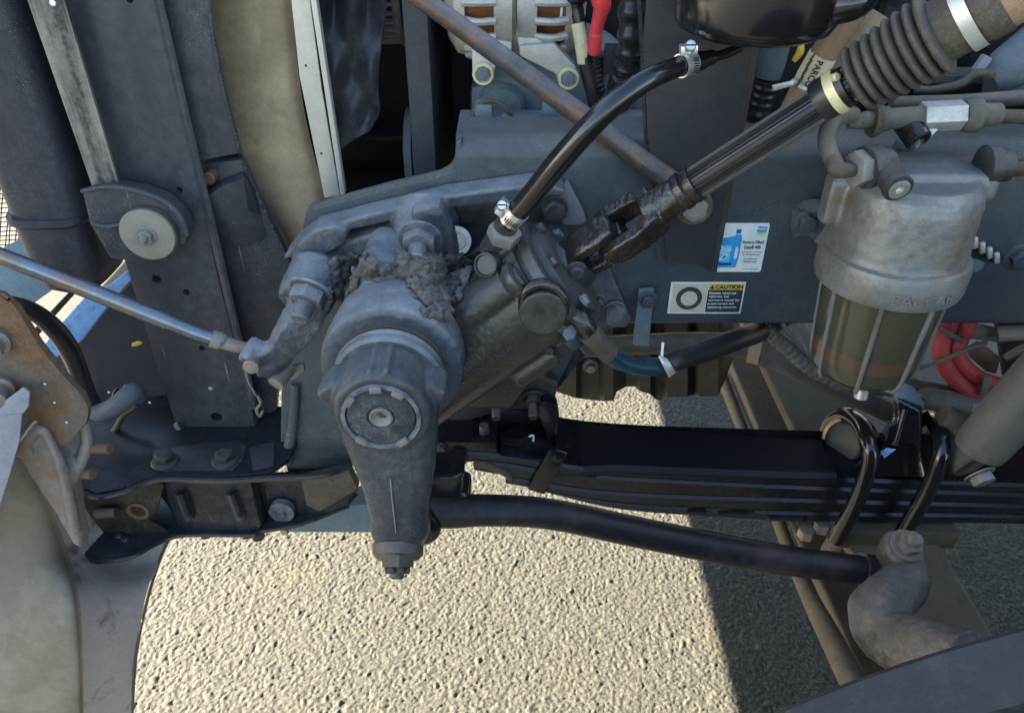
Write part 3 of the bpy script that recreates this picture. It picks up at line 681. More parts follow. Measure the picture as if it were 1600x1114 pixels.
part('swoosh_core', poly_web([(X(.10), Z(.29)), (X(.15), Z(.35)), (X(.20), Z(.36)), (X(.17), Z(.30))], .0020), M['navy'], p1aper)
part('jug_text', on_web(fit_text('Delo', w*.27, h*.12, .02), X(.01), Z(.44), .0018), M['white'], p1aper)
part('jug_text', on_web(fit_text('400', w*.18, h*.055), X(.02), Z(.375), .0018), M['white'], p1aper)
part('print', on_web(fit_text('Factory Filled:', w*.45, h*.075, .0), X(.50), Z(.575), .0006), M['black_ink'], p1aper)
part('print', on_web(fit_text('Delo® 400', w*.34, h*.07, .0), X(.55), Z(.485), .0006), M['black_ink'], p1aper)
for i, (tx, ww, xx) in enumerate((("See Operator's Manual", .41, .52), ('For Oil Specifications', .38, .54), ('chevrondelo.com', .30, .57), ('1-800-822-5823', .30, .57))):
    part('print', on_web(fit_text(tx, w*ww, h*.035), X(xx), Z((.40, .345, .265, .20)[i]), .0006), M['grey_ink'], p1aper)
part('print', on_web(fit_text('A Chevron company product', w*.35, h*.018), X(.58), Z(.06), .0006), M['grey_ink'], p1aper)
part('logo_text', on_web(fit_text('Chevron', w*.19, h*.05, .01), X(.76), Z(.90), .0006), M['cyan'], p1aper)
cx = X(.855)
part('logo', poly_web([(cx-w*.10, Z(.885)), (cx, Z(.865)), (cx+w*.10, Z(.885)), (cx+w*.10, Z(.835)), (cx, Z(.805)), (cx-w*.10, Z(.835))], .0006), M['cyan'], p1aper)
part('logo', poly_web([(cx-w*.10, Z(.82)), (cx, Z(.79)), (cx+w*.10, Z(.82)), (cx+w*.10, Z(.785)), (cx, Z(.745)), (cx-w*.10, Z(.785))], .0006), M['green'], p1aper)

x0, x1, z1, z0 = rect_on_web((1049, 441), (1166, 441), (1042, 490)); w, h = x1-x0, z1-z0
s2 = thing('caution_sticker', 'caution sticker with tyre picture and yellow heading on the frame rail', 'sticker', (x0+w/2, WEB, z0))
p2aper = part('paper', quad(X(0), X(1), Z(0), Z(1), 0, .001), M['white'], s2)
part('picture_panel', quad(X(.03), X(.50), Z(.05), Z(.95), .0005), M['cream'], p2aper)
part('black_panel', quad(X(.51), X(.98), Z(.05), Z(.76), .0005), mat('print_charcoal', (.03, .033, .036), .5, dust=(.12, .12, .12), amt=.4, top=0, scale=60, bump=0), p2aper)
part('yellow_panel', quad(X(.51), X(.98), Z(.77), Z(.95), .0005), M['yellow'], p2aper)
tc = Vector((X(.265), WEB-.0017, Z(.50)))
part('tyre_print', lathe(tc, NEG_Y, [(0, h*.36), (.0005, h*.36)], 36), mat('print_dark', (.03, .04, .05), .5, dust=(.12, .12, .12), amt=.4, top=0, scale=60, bump=0), p2aper)
part('rim_print', lathe(tc, NEG_Y, [(0, h*.23), (.0010, h*.23)], 32), M['cream'], p2aper)
for k in range(10):
    th = 2*math.pi*k/10; part('stud_print', lathe(tc+Vector((math.cos(th)*h*.115, 0, math.sin(th)*h*.115)), NEG_Y, [(0, h*.018), (.0014, h*.018)], 8), M['grey_ink'], p2aper)
part('heading', on_web(fit_text('CAUTION', w*.37, h*.12, .02), X(.595), Z(.80), .0011), M['black_ink'], p2aper)
part('warning_triangle', poly_web([(X(.525), Z(.80)), (X(.585), Z(.80)), (X(.555), Z(.92))], .0011), M['black_ink'], p2aper)
for i, (tx, ww) in enumerate((('Maintain wheel nut', .36), ('tightness. See', .27), ("operator's manual for", .42), ('proper torque and', .35), ('tightening sequence.', .40))):
    part('print', on_web(fit_text(tx, w*ww, h*.075, .008), X(.53), Z(.635-.115*i), .0011), M['white'], p2aper)

# ---- channel bracket rising from the rail
cb = thing('cab_bracket', 'flat black upright bracket plate bolted to the rail under the fluid reservoir', 'bracket', P(1070, 420, .885))
part('face', plate([vline(1005, 60, T), (1005, 60), (1012, 215), (1034, 345), (1042, 408), (1090, 410), (1112, 425), (1170, 110), (1195, -10), vline(1195, -10, T)], .885, .006, .001), mat('bracket_paint', (.022, .024, .028), .45, dust=(.075, .07, .066), amt=.3, top=.3, scale=6, bump=.08), cb)
part('rear_flange', sheet([[(1215, -120, .887), (1195, -10, .887), (1170, 110, .887), (1112, 425, .887)], [(1226, -120, .93), (1206, -10, .92), (1181, 110, .915), (1120, 425, .909)]], .004, 6), M['brown'], cb)
part('front_flange', sheet([[(990, -150, .887), (1005, 60, .887), (1012, 215, .887), (1036, 350, .887)], [(992, -150, .94), (1007, 60, .93), (1014, 215, .92), (1038, 350, .909)]], .004, 6), M['black'], cb)

# ---- radiator strut (tie rod)
tr = thing('radiator_strut', 'long scuffed steel strut running diagonally down to a washered bolt', 'strut rod', P(1085, 325, .87))
part('rod', tube([(560, -58, .99, 15), (660, 0, .98, 15.5), (900, 175, .92, 17), (1050, 285, .875, 17.5)], per=6, seg=22), M['tierod'], tr)
part('flattened_end', plate([(1036, 262), (1062, 278), (1100, 288), (1112, 318), (1106, 340), (1085, 350), (1060, 342), (1048, 318), (1030, 290)], .870, .010, .003), M['tierod'], tr)
part('washer', lathe(P(1084, 323, .869), NEG_Y, [(0, .0225), (.003, .0225), (.004, .0215)], 32), M['khaki'], tr)
boltp(tr, 1084, 323, .865, 21, M['castalu'], washer=None, h=.008)

# ---- alternator
an = thing('alternator', 'dusty cast alternator with vent slots and copper windings above the frame', 'alternator', P(810, 130, 1.10))
ac = P(805, -12, 1.16); ar = .082
part('windings', lathe(ac+Vector((-.085, 0, 0)), (1, 0, 0), [(0, ar*.86), (.17, ar*.86)], 40), M['copper'], an)
part('centre_band', lathe(ac+Vector((-.028, 0, 0)), (1, 0, 0), [(0, ar), (.024, ar), (.025, ar*.97), (.029, ar*.97), (.030, ar), (.056, ar)], 48), M['altern'], an)
for s in (-1, 1):
    bell = part('end_bell', lathe(ac+Vector((s*.066, 0, 0)), (s, 0, 0), [(0, ar*.99), (.014, ar*.95), (.026, ar*.72), (.030, ar*.4)], 44), M['altern'], an)
    for k in range(22):
        th = 2*math.pi*k/22; d = Vector((0, math.cos(th), math.sin(th)))
        a = ac+Vector((s*.026, 0, 0))+d*ar*.98; b = ac+Vector((s*.05, 0, 0))+d*ar*1.02; c = ac+Vector((s*.068, 0, 0))+d*ar*.96
        part('vent_bar', tube3([tuple(a)+(.0052,), tuple(b)+(.005,), tuple(c)+(.006,)], per=3, seg=8), M['altern'], bell)
part('rust_seam', box(ac+Vector((-.0005, -ar*.985, -.01)), (.003, .006, .06), .0005), M['rust'], an)
part('lower_lug', plate([(770, 62), (800, 66), (800, 84), (786, 84), (778, 78)], 1.085, .04, .003), M['altern'], an)
part('lower_lug', plate([(808, 58), (840, 60), (852, 68), (848, 76), (812, 84)], 1.085, .04, .003), M['altern'], an)
part('foot', plate([(737, 76), (775, 104), (771, 118), (758, 130), (742, 124), (738, 112)], 1.075, .03, .003), M['altern'], an)
part('foot', plate([(812, 72), (866, 68), (900, 105), (904, 120), (888, 138), (872, 126), (868, 116), (812, 88)], 1.075, .03, .003), M['altern'], an)
for u, v in ((755, 115), (888, 122)):
    part('washer', lathe(P(u, v, 1.074), NEG_Y, [(0, .0145), (.006, .0145), (.007, .0135), (.007, .0105), (.003, .0105)], 30), M['brass'], an)
    boltp(an, u, v, 1.070, 11, M['bluegrey'], washer=None, h=.007)
part('side_boss', lathe(P(884, 48, 1.13), (1, -.1, 0), [(-.01, .009), (.02, .009)], 16), M['altern'], an)
part('white_clip', plate([(877, 0), (881, 0), (878, 33), (874, 33)], 1.09, .004, .0005), M['white'], an)
part('blue_spot', lathe(P(846, 75, 1.084), NEG_Y, [(0, .004), (.001, .003)], 12), M['cyan2'], an)

# ---- battery cables beside the alternator
c1 = thing('taped_cable', 'black battery cable with beige tape band beside the alternator', 'cable', P(930, 155, 1.08))
part('cable', tube([(885, -40, 1.09, 14), (898, 8, 1.09, 13), (904, 30, 1.085, 10), (912, 80, 1.08, 10), (918, 110, 1.08, 12), (930, 158, 1.08, 12), (940, 215, 1.10, 12)], seg=12), M['rubber'], c1)
part('tape_band', tube([(903, 36, 1.083, 11), (909, 70, 1.08, 11), (913, 98, 1.08, 11)], seg=14), M['beige'], c1)
part('plug', lathe(P(899, 0, 1.087), (0, 0, -1), [(-.03, .016), (0, .016), (.004, .012)], 16), M['black'], c1)
c2 = thing('red_boot_cable', 'corrugated black cable with a red rubber terminal boot', 'cable', P(945, 155, 1.08))
part('boot', tube([(932, -25, 1.075, 16), (940, 6, 1.072, 15), (938, 22, 1.072, 12), (931, 50, 1.075, 10), (930, 58, 1.075, 11), (929, 78, 1.075, 10.5), (928, 86, 1.075, 9)], seg=16), M['red'], c2)
part('corrugated_loom', tube([(929, 84, 1.08, 8), (932, 110, 1.08, 8), (936, 140, 1.08, 8), (944, 175, 1.09, 8), (960, 215, 1.10, 8)], per=16, seg=12, wave=lambda i, r: r*(1.15 if i % 4 < 2 else .85)), M['rubber'], c2)
part('corrugated_loom', tube([(943, 88, 1.09, 7), (944, 104, 1.09, 7), (938, 126, 1.10, 7), (942, 158, 1.10, 7), (950, 200, 1.11, 7)], per=16, seg=12, wave=lambda i, r: r*(1.15 if i % 4 < 2 else .85)), M['rubber'], c2)
c3 = thing('corrugated_duct', 'wide black corrugated duct beside the upright bracket', 'duct', P(985, 150, 1.02))
part('duct', tube([(990, -60, 1.02, 22), (988, 0, 1.02, 22), (986, 60, 1.02, 21), (980, 100, 1.03, 20), (972, 125, 1.05, 20), (966, 160, 1.08, 19)], per=10, seg=20, wave=lambda i, r: r*(1.08 if i % 6 < 3 else .9)), M['black'], c3)
part('clip', box(P(962, 92, 1.05), (.03, .02, .035), .003), M['dark'], c3)
# ================================================================== STEERING GEAR
SZ, SX = P(597, 645, .62).z, P(597, 645, .62).x       # sector shaft axis (runs along y)
GY = .80
gearT = thing('steering_gear', 'oily grey cast steering gear box bolted to the frame rail', 'steering gear', Vector((SX+.12, GY, SZ-.10)))
A = P(655, 585, GY); B = P(858, 440, GY); ax = (B-A).normalized(); L_ = (B-A).length
side = ax.cross(NEG_Y).normalized()
if side.z < 0: side = -side           # up-left in the picture
def cyl(a, b, r0, r1=None, seg=36): 
    d = b-a; return closed(lathe(a, d, [(0, r0), (d.length, r1 or r0)], seg))
g = G()
g.add(cyl(A-ax*.02, B, .067, .069, 48))
g.add(closed(lathe(A-ax*.02, -ax, [(0, .067), (.012, .060), (.022, .04)], 40)))
# sector housing cone
sec = Vector((SX, 0, SZ))
def sy(y, dx=0., dz=0.): return Vector((SX+dx, y, SZ+dz))
gs = G()
gs.add(closed(lathe(sy(.87), NEG_Y, [(0, .062), (.03, .066), (.07, .072), (.12, .077), (.145, .079), (.165, .079), (.173, .077), (.176, .070), (.176, .05)], 56)))
gs.add(closed(prism([sy(.87, -.065, .02), sy(.87, .045, .01), sy(.87, .050, .085), sy(.87, -.035, .100)], (0, -.10, 0), .02, 3)))
part('sector_housing', roughen(fuse(gs, .0022, 6), .0007, 100), M['cast'], gearT, ang=60)
# boss along the upper-left side (relief valve bore)
b0 = P(716, 500, .765); b1 = P(800, 443, .765)
g.add(cyl(b0, b1, .0265, .0265, 28))
# lower bolt-on tube boss
t0 = P(806, 590, .765); t1 = P(868, 548, .765)
g.add(cyl(t0, t1, .0155, .0155, 24)); g.add(box((t0+t1)/2+Vector((.0, .03, .012)), (.05, .05, .03), .004, Matrix.Rotation(-.6, 3, 'Y')))
# shoulder where the round plug sits
g.add(closed(lathe(P(846, 480, .76), NEG_Y, [(-.02, .030), (.020, .030), (.026, .027)], 32)))
g.add(closed(lathe(P(795, 395, .80), Vector((-.5, -.25, .8)), [(-.03, .024), (.02, .024), (.028, .020)], 24)))
# flat web behind
g.add(prism([P(690, 640, .86), P(800, 640, .86), P(900, 500, .86), P(860, 400, .86), P(760, 380, .86), P(650, 440, .86)], (0, .03, 0), .004))
gearbody = fuse(g, .0022, 3)
gb = part('housing', roughen(gearbody, .0004, 180), M['gear'], gearT, ang=60)
# upper end cap, flange and bolts
part('end_flange', lathe(B-ax*.012, ax, [(0, .068), (.001, .0725), (.012, .0725), (.013, .068), (.018, .068), (.019, .071), (.030, .071), (.032, .068)], 48), M['gear'], gearT)
part('end_cap', lathe(B+ax*.018, ax, [(0, .060), (.010, .058), (.014, .050), (.016, .032), (.030, .028), (.032, .018)], 40), M['darkbolt'], gearT)
for k in range(6):
    th = 2*math.pi*k/6+.35; x, y, a = frame(ax); bolt(gearT, B+ax*.030+(x*math.cos(th)+y*math.sin(th))*.056, .0068, M['darkbolt' if k % 3 else 'bluegrey'], ax=ax, washer=1.2, h=.005)
part('round_plug', lathe(P(848, 483, .735), NEG_Y, [(0, .0255), (.004, .0262), (.010, .0262), (.012, .0245)], 40), M['gear'], gearT)
part('plug_grease', fuse(closed(tube([(818, 505, .734, 4), (815, 478, .730, 6), (822, 454, .730, 8), (845, 443, .732, 9), (868, 450, .730, 8), (884, 470, .728, 7), (884, 490, .730, 5)], seg=10)), .0014, 1), M['oily'], gearT)
part('valve_cap', lathe(P(800, 443, .748), ax, [(-.004, .016), (.004, .022), (.010, .022), (.012, .018)], 28), M['gear'], gearT)
part('hex_plug', hexprism(P(800, 442, .745), ax, .013, .014), M['darkbolt'], gearT)
part('bore_ring', lathe(P(760, 414, .765), Vector((-.35, -.9, .4)), [(-.01, .0135), (.004, .0135), (.005, .0115), (.002, .0105)], 28), M['gear'], gearT)
part('hex_bolt', hexprism(P(888, 524, .752), Vector((.45, -.8, .25)), .014, .018), M['darkbolt'], gearT)
part('hex_bolt_top', lathe(P(890, 520, .735), Vector((.45, -.8, .25)), [(0, .0095), (.001, .009)], 6), M['bluegrey'], gearT)
part('tube_ring', lathe(P(858, 549, .7495), NEG_Y, [(-.004, .0050), (.0012, .0048), (.0012, .003)], 16), M['darkbolt'], gearT)
part('pad_cutout', lathe(P(773, 535, .737), NEG_Y, [(-.003, .006), (.001, .0055)], 5), M['darkbolt'], gearT)
# cast lettering along the barrel
bx_ = ax; by_ = side
def onbarrel(txt, u, v, w, h):
    o = P(u, v, .742); t = (o-A).dot(ax); s = (o-A).dot(side); rad = .0682
    g = fit_text(txt, w, h, .01, .0012); out = G(); out.f = g.f
    for p in g.v:
        s2 = s+p.y; yy = math.sqrt(max(rad*rad-s2*s2, 1e-6)); q = A+ax*(t+p.x)+side*s2
        out.v.append(Vector((q.x, GY-yy-.0004+p.z*.5, q.z)))
    return out
part('cast_lettering', onbarrel('9/14/17', 712, 580, .052, .011), M['gear'], gearT)
part('cast_lettering', onbarrel('NO. HANOVER, PA', 716, 598, .085, .009), M['gear'], gearT)
# lower mounting plate with two nuts
part('lower_mount', plate([(700, 640), (742, 625), (770, 608), (800, 600), (850, 585), (872, 604), (868, 622), (838, 640), (800, 640), (770, 646), (740, 655), (705, 668)], .885, .02, .004), M['gear'], gearT)
for u, v in ((776, 621), (833, 620)):
    boltp(gearT, u, v, .883, 15, M['darkbolt'], washer=1.3, stud=.022, name='nut', ax=(0, -.85, -.35))
# upper return port
pp = [(768, 392, .79, 20), (782, 368, .78, 19), (797, 343, .765, 19)]
part('return_port', tube(pp, seg=18), M['gear'], gearT)
part('port_nut', hexprism(P(785, 372, .775), P(797, 343, .765)-P(785, 372, .775), .019, .014), M['steel'], gearT)
part('port_ring', lathe(P(712, 376, .86), Vector((.2, -.9, .3)), [(0, .018), (.008, .018), (.008, .012), (.002, .012)], 28), M['alu'], gearT)
# sector end: seals
part('seal_groove', lathe(sy(.70), NEG_Y, [(0, .060), (.012, .060)], 48), M['brown'], gearT)
part('dust_seal', lathe(sy(.688), NEG_Y, [(0, .055), (.002, .0595), (.006, .0605), (.010, .0585), (.012, .0595), (.018, .0595), (.021, .056)], 48), M['cast'], gearT)

# ---- upper mounting casting of the gear (two bossed arms with a slot)
mc = thing('gear_mount_casting', 'dust covered cast mounting bracket with slotted arms above the gear', 'bracket', P(560, 400, .87))
g = G()
def bar(pts, seg=16): return closed(tube(pts, seg=seg, per=5))
def slabp(uv, Y, th, o=.004): return prism([P(u, v, Y) for u, v in uv], (0, th, 0), o, 2)
g.add(slabp([(440, 406), (460, 382), (490, 358), (560, 340), (690, 308), (850, 286), (884, 298), (882, 306), (720, 326), (640, 340), (545, 361), (528, 374), (512, 398)], .866, .042))
g.add(slabp([(500, 404), (520, 386), (548, 376), (640, 354), (700, 340), (716, 424), (620, 432), (540, 422)], .862, .045))
g.add(slabp([(456, 388), (490, 360), (524, 352), (545, 362), (540, 382), (505, 405), (470, 405)], .852, .05, .010))
g.add(closed(lathe(P(664, 345, .89), Vector((-.05, -.95, -.25)), [(0, .044), (.03, .038), (.05, .032), (.066, .029)], 36)))
g.add(slabp([(640, 330), (688, 318), (708, 360), (722, 425), (690, 436), (644, 422)], .838, .06, .012))
g.add(closed(lathe(P(505, 400, .89), Vector((-.1, -.95, -.2)), [(0, .034), (.05, .030), (.06, .027)], 32)))
part('casting', roughen(fuse(g, .0020, 3), .0005, 130), M['cast'], mc, ang=60)
part('inner_wall', plate([(700, 322), (862, 306), (850, 350), (780, 352), (712, 350)], .895, .01, .002), M['gear'], mc)
bolt(mc, P(657, 372, .812), .0205, M['cast'], washer=1.25, stud=.020, name='nut', ax=(-.05, -.9, -.25))
part('corner_plate', plate([(862, 300), (888, 283), (912, 330), (918, 352), (880, 352)], .898, .008, .002), mat('lilac_paint', (.13, .13, .15), .5, dust=(.22, .22, .23), amt=.5, top=.4, scale=14), mc)
boltp(mc, 866, 326, .890, 20, M['darkbolt'], washer=1.05, h=.012)
part('lower_corner_plate', plate([(918, 400), (942, 396), (986, 500), (978, 512), (930, 512), (905, 470)], .897, .008, .002), M['cast'], mc)
boltp(mc, 960, 488, .890, 18, M['cast'], washer=1.1, h=.014)

# ---- cranked arm holding the damper rod
ar_ = thing('damper_lever_bracket', 'cranked dusty cast lever bracket joining the damper rod to the frame', 'bracket', P(440, 540, .80))
g = G()
g.add(closed(lathe(P(500, 418, .855), Vector((-.25, -.85, -.45)), [(0, .034), (.03, .0345), (.05, .033), (.056, .030)], 36)))
g.add(closed(loft([[P(u, v, Y) for u, v, Y in r] for r in (
   [(462, 440, .82), (520, 440, .82), (522, 470, .79), (470, 470, .79)], [(440, 485, .80), (515, 480, .81), (500, 520, .78), (440, 515, .77)],
   [(418, 530, .785), (482, 530, .80), (462, 560, .775), (420, 550, .765)], [(392, 530, .78), (440, 545, .785), (430, 580, .765), (382, 580, .76)])])))
g.add(bar([(405, 535, .79, 14), (392, 550, .775, 15), (388, 566, .765, 16)]))
g.add(bar([(470, 490, .80, 16), (455, 540, .79, 14), (430, 572, .78, 14), (400, 578, .77, 12)]))
part('lever', roughen(fuse(g, .0025, 6), .0007, 120), M['cast'], ar_, ang=60)
bolt(ar_, P(487, 452, .790), .0215, M['cast'], washer=1.2, stud=.022, name='nut', ax=(-.25, -.8, -.5))
part('clevis_pin', lathe(P(393, 571, .757), NEG_Y, [(-.01, .0095), (.004, .0095), (.005, .008)], 20), M['castalu'], ar_)
part('lower_bolt', lathe(P(438, 592, .775), Vector((-.4, -.85, -.3)), [(-.02, .010), (.0, .010), (.003, .0105), (.009, .0105), (.010, .0085)], 20), M['castalu'], ar_)
part('lower_tab', plate([(425, 580), (455, 572), (474, 570), (476, 580), (462, 592), (446, 596)], .80, .006, .001), M['castalu'], ar_)
part('pin_clip', tube([(384, 582, .765, 2), (390, 600, .768, 2), (400, 617, .772, 2)], seg=6), M['steel'], ar_)

rod = thing('hood_damper_rod', 'shiny steel hood damper rod running to the cast lever', 'damper rod', P(380, 540, .77))
part('cylinder', tube([(-260, 302, .70, 13.5), (0, 400, .735, 13.5), (150, 458, .755, 13.5), (262, 503, .765, 13)], per=4, seg=24), M['chrome'], rod)
part('rod_section', tube([(258, 501, .765, 12), (300, 518, .768, 11.5), (334, 530, .772, 11.5)], per=4, seg=24), M['chrome'], rod)
part('collar', tube([(330, 528.5, .772, 14), (345, 533, .774, 14), (346, 534, .774, 11), (352, 536, .775, 11)], per=3, seg=20), M['castalu'], rod)
part('rod_end', tube([(350, 535, .775, 11), (375, 542, .777, 10), (398, 546, .779, 8)], per=3, seg=16), M['castalu'], rod)

# ---- pitman arm
PY = .615
pit = thing('pitman_arm', 'dusty black cast pitman arm hanging from the steering gear shaft', 'pitman arm', P(622, 890, .62))
g = G(); hr = 80*S(645, PY)
g.add(closed(lathe(sy(.676), NEG_Y, [(0, hr*.93), (.008, hr), (.045, hr), (.058, hr*.96), (.062, hr*.90)], 48)))
tipc = P(622, 850, .63)
def rr_(u0, u1, v, Yf, Yb):
    a, b = P(u0, v, Yf), P(u1, v, Yf); n = 20; c = (a+b)/2; w = (b.x-a.x)/2; d = (Yb-Yf)/2
    return [Vector((c.x+w*math.copysign(abs(math.cos(t))**.7, math.cos(t)), Yf+d+d*math.copysign(abs(math.sin(t))**.7, math.sin(t)), c.z)) for t in [2*math.pi*k/n for k in range(n)]]
g.add(closed(loft([rr_(510, 684, 640, .618, .672), rr_(522, 682, 690, .617, .668), rr_(540, 680, 730, .612, .664), rr_(562, 673, 780, .606, .655), rr_(574, 668, 820, .602, .650), rr_(574, 670, 848, .600, .648), rr_(588, 658, 868, .606, .640)])))
for du, s in ((-1, 1), (1, 1)):     # clamp ears
    e = P(597+du*76, 612, .64); g.add(box(e+Vector((0, .012, 0)), (.026, .045, .026), .006, Matrix.Rotation(.6*du, 3, 'Y')))
g.add(box(sy(.645, -.008, hr*.985), (.006, .055, .007), .002)); g.add(box(sy(.645, .008, hr*.985), (.006, .055, .007), .002)); 
part('arm', roughen(fuse(g, .0022, 4), .0006, 110), M['cast'] if False else mat('pitman_casting', (.026, .028, .032), .30, dust=(.15, .148, .15), amt=.30, top=.6, scale=10, bump=.45, bscale=380, speck=.9, wear=.5), pit, ang=60)
part('mold_line', tube([(610, 748, .6095, 1.4), (614, 790, .6040, 1.4), (619, 832, .6005, 1.2)], seg=6), M['steel'], pit)
part('retainer_ring', lathe(sy(.6150), NEG_Y, [(0, hr*.78), (.004, hr*.78), (.004, hr*.70), (.0, hr*.70)], 48, cap=False), M['cast'], pit)
part('shaft_end', lathe(sy(.6205), NEG_Y, [(-.01, hr*.69), (.006, hr*.69), (.008, hr*.66), (.0085, hr*.28), (.004, hr*.24), (.003, hr*.02)], 48), mat('shaft_cap', (.018, .022, .027), .32, dust=(.25, .25, .26), amt=.45, top=.3, scale=30, bump=.2, speck=1.2, speckcol=(.6, .6, .6)), pit)
part('centre_mark', lathe(sy(.6120), NEG_Y, [(-.004, hr*.23), (.0005, hr*.23), (.0009, hr*.20), (-.0020, hr*.10), (-.0025, hr*.02)], 24), M['steel'], pit)
for th in (2.5, 1.0, 4.05, 5.3, 1.62):
    d = Vector((math.cos(th), 0, math.sin(th))); part('tang', box(sy(.6100)+d*hr*.70, (.012, .005, .006), .0008, Matrix.Rotation(-th+math.pi/2, 3, 'Y')), M['steel'], pit)
part('ball_stud_washer', lathe(P(622, 858, .612), Vector((.0, -.80, -.60)), [(-.006, .029), (.006, .029), (.012, .023)], 36), M['rust'] if False else mat('stud_brown', (.060, .048, .042), .5, dust=(.15, .125, .105), amt=.6, top=.4, scale=25, bump=.4), pit)
nb = P(622, 866, .600)
part('castle_nut', hexprism(nb, Vector((0, -.75, -.66)), .0195, .014), M['brown'], pit)
for k in range(6):
    x, y, a = frame(Vector((0, -.75, -.66))); th = k*math.pi/3
    part('nut_castellation', box(nb+a*.016+(x*math.cos(th)+y*math.sin(th))*.0105, (.007, .007, .009), .001), M['darkbolt'], pit)
part('stud_tip', lathe(nb+Vector((0, -.75, -.66))*.012, Vector((0, -.75, -.66)), [(0, .0078), (.013, .0078), (.015, .006)], 16), M['darkbolt'], pit)

# ---- drag link
dl = thing('drag_link', 'thick black drag link tube from the pitman arm to the steering arm', 'drag link', P(1000, 850, .70))
part('tube', tube([(585, 790, .69, 26), (690, 799, .695, 26), (760, 797, .70, 25), (860, 803, .70, 24), (1000, 832, .70, 24), (1150, 862, .70, 23.5), (1250, 878, .70, 23), (1360, 892, .70, 22)], per=6, seg=24), mat('drag_link_paint', (.008, .008, .011), .36, dust=(.055, .047, .045), amt=.6, top=.15, scale=7, bump=.12, alt=(.030, .022, .024), altamt=.35), dl)
part('ball_housing', fuse(G().add(closed(lathe(P(655, 800, .70), NEG_Y, [(-.03, .030), (.03, .030), (.036, .02)], 28))).add(prism([P(u, v, .70) for u, v in ((640, 745), (700, 744), (728, 738), (716, 772), (735, 778), (735, 815), (640, 815))], (0, .05, 0), .006)), .003, 4), M['spring'], dl)
part('end_clamp', tube([(1345, 888, .70, 25), (1368, 893, .70, 25)], per=2, seg=20), M['rubber'], dl)

# ---- steering shaft: joint, splines, boot, tube
sh = thing('steering_shaft', 'oily universal joint and splined steering shaft with ribbed rubber boot', 'steering shaft', P(930, 400, .78))
d0 = P(890, 412, .80); d1 = P(1300, 150, .745); sd = (d1-d0).normalized(); sl_ = (d1-d0).length
def at(t): return d0+sd*t
q0, w0, _ = frame(sd); q = (q0+w0*.8).normalized(); w_ = sd.cross(q).normalized()
g = G()
# lower yoke: collar + two arms
g.add(cyl(at(-.02), at(.02), .021)); 
for s in (-1, 1):
    g.add(closed(loft([[at(t)+(q*a*wa+w_*(s*c+b*.0065)) for a, b in ((-1, -1), (-.6, -1.2), (.6, -1.2), (1, -1), (1, 1), (.6, 1.25), (-.6, 1.25), (-1, 1))] for t, wa, c in ((.0, .017, .015), (.03, .0165, .0215), (.055, .0175, .0215), (.072, .013, .0205))])))
    g.add(closed(lathe(at(.060)+w_*s*.012, w_*s, [(0, .0145), (.0155, .0145), (.017, .012)], 20)))
part('lower_yoke', roughen(fuse(g, .0018, 2), .0006, 150), M['oily'], sh, ang=60)
bolt(sh, at(.008)+NEG_Y*.027, .009, M['darkbolt'])
part('joint_cross', fuse(G().add(cyl(at(.060)-w_*.026, at(.060)+w_*.026, .009)).add(cyl(at(.060)-q*.026, at(.060)+q*.026, .009)).add(closed(lathe(at(.055), sd, [(0, .012), (.022, .012)], 20))), .0018, 2), M['oily'], sh)
g = G()
for s in (-1, 1):
    g.add(closed(loft([[at(t)+(w_*a*wa+q*(s*c+b*.0065)) for a, b in ((-1, -1), (-.6, -1.2), (.6, -1.2), (1, -1), (1, 1), (.6, 1.25), (-.6, 1.25), (-1, 1))] for t, wa, c in ((.122, .017, .0145), (.092, .0165, .0215), (.065, .0175, .0215), (.048, .013, .0205))])))
    g.add(closed(lathe(at(.060)+q*s*.012, q*s, [(0, .0145), (.0155, .0145), (.017, .012)], 20)))
g.add(cyl(at(.108), at(.150), .021, .019))
part('upper_yoke', roughen(fuse(g, .0018, 2), .0006, 150), M['oily'], sh, ang=60)
part('collar', lathe(at(.146), sd, [(0, .0185), (.004, .0205), (.010, .0205), (.012, .018), (.016, .020), (.022, .020), (.024, .014)], 32), M['oily'], sh)
part('smooth_journal', lathe(at(.16), sd, [(0, .0125), (sl_-.16, .0125)], 24), M['gloss'], sh)
pr = []
nsp = 26; rings = []
tA = (P(1072, 288, .773)-d0).dot(sd)
for t in (tA, tA+.004, sl_+.03):
    ring = []
    for k in range(nsp*4):
        th = 2*math.pi*k/(nsp*4); rad = (.0172 if k % 4 in (0, 1) else .0150)*(.93 if t == tA else 1)
        ring.append(at(t)+(q*math.cos(th)+w_*math.sin(th))*rad)
    rings.append(ring)
part('splined_shaft', loft(rings), mat('greasy_splines', (.020, .020, .021), .28, .3, spec=.5, dust=(.07, .06, .05), amt=.4, top=.15, scale=14, bump=.1), sh, ang=25)
u0 = P(1300, 148, .745); u1 = P(1500, 32, .70); bd = (u1-u0).normalized(); bl = (u1-u0).length
part('boot_neck', lathe(u0-bd*.014, bd, [(0, .016), (0, .0195), (.004, .0205), (.020, .0205), (.022, .020), (.03, .019)], 32), M['rubber'], sh)
part('neck_clamp', lathe(u0+bd*.001, bd, [(0, .0215), (.009, .0215)], 32), M['brass'], sh)
part('clamp_screw', lathe(P(1303, 122, .733), Vector((.3, -.8, .4)), [(-.004, .004), (.004, .004), (.005, .003)], 12), M['brass'], sh)
prof = []; nr = 8; b_st = .022; b_len = bl*.86
for k in range(nr):
    tk = b_st+(b_len-b_st)*(k+.5)/nr; hw = (b_len-b_st)/nr/2; R1 = .0315+.0008*k; R0 = .019+.0008*k
    for j in range(-4, 5):
        f = j/4; prof.append((tk+f*hw, R0+(R1-R0)*max(0, 1-abs(f)**2.2)**.62))
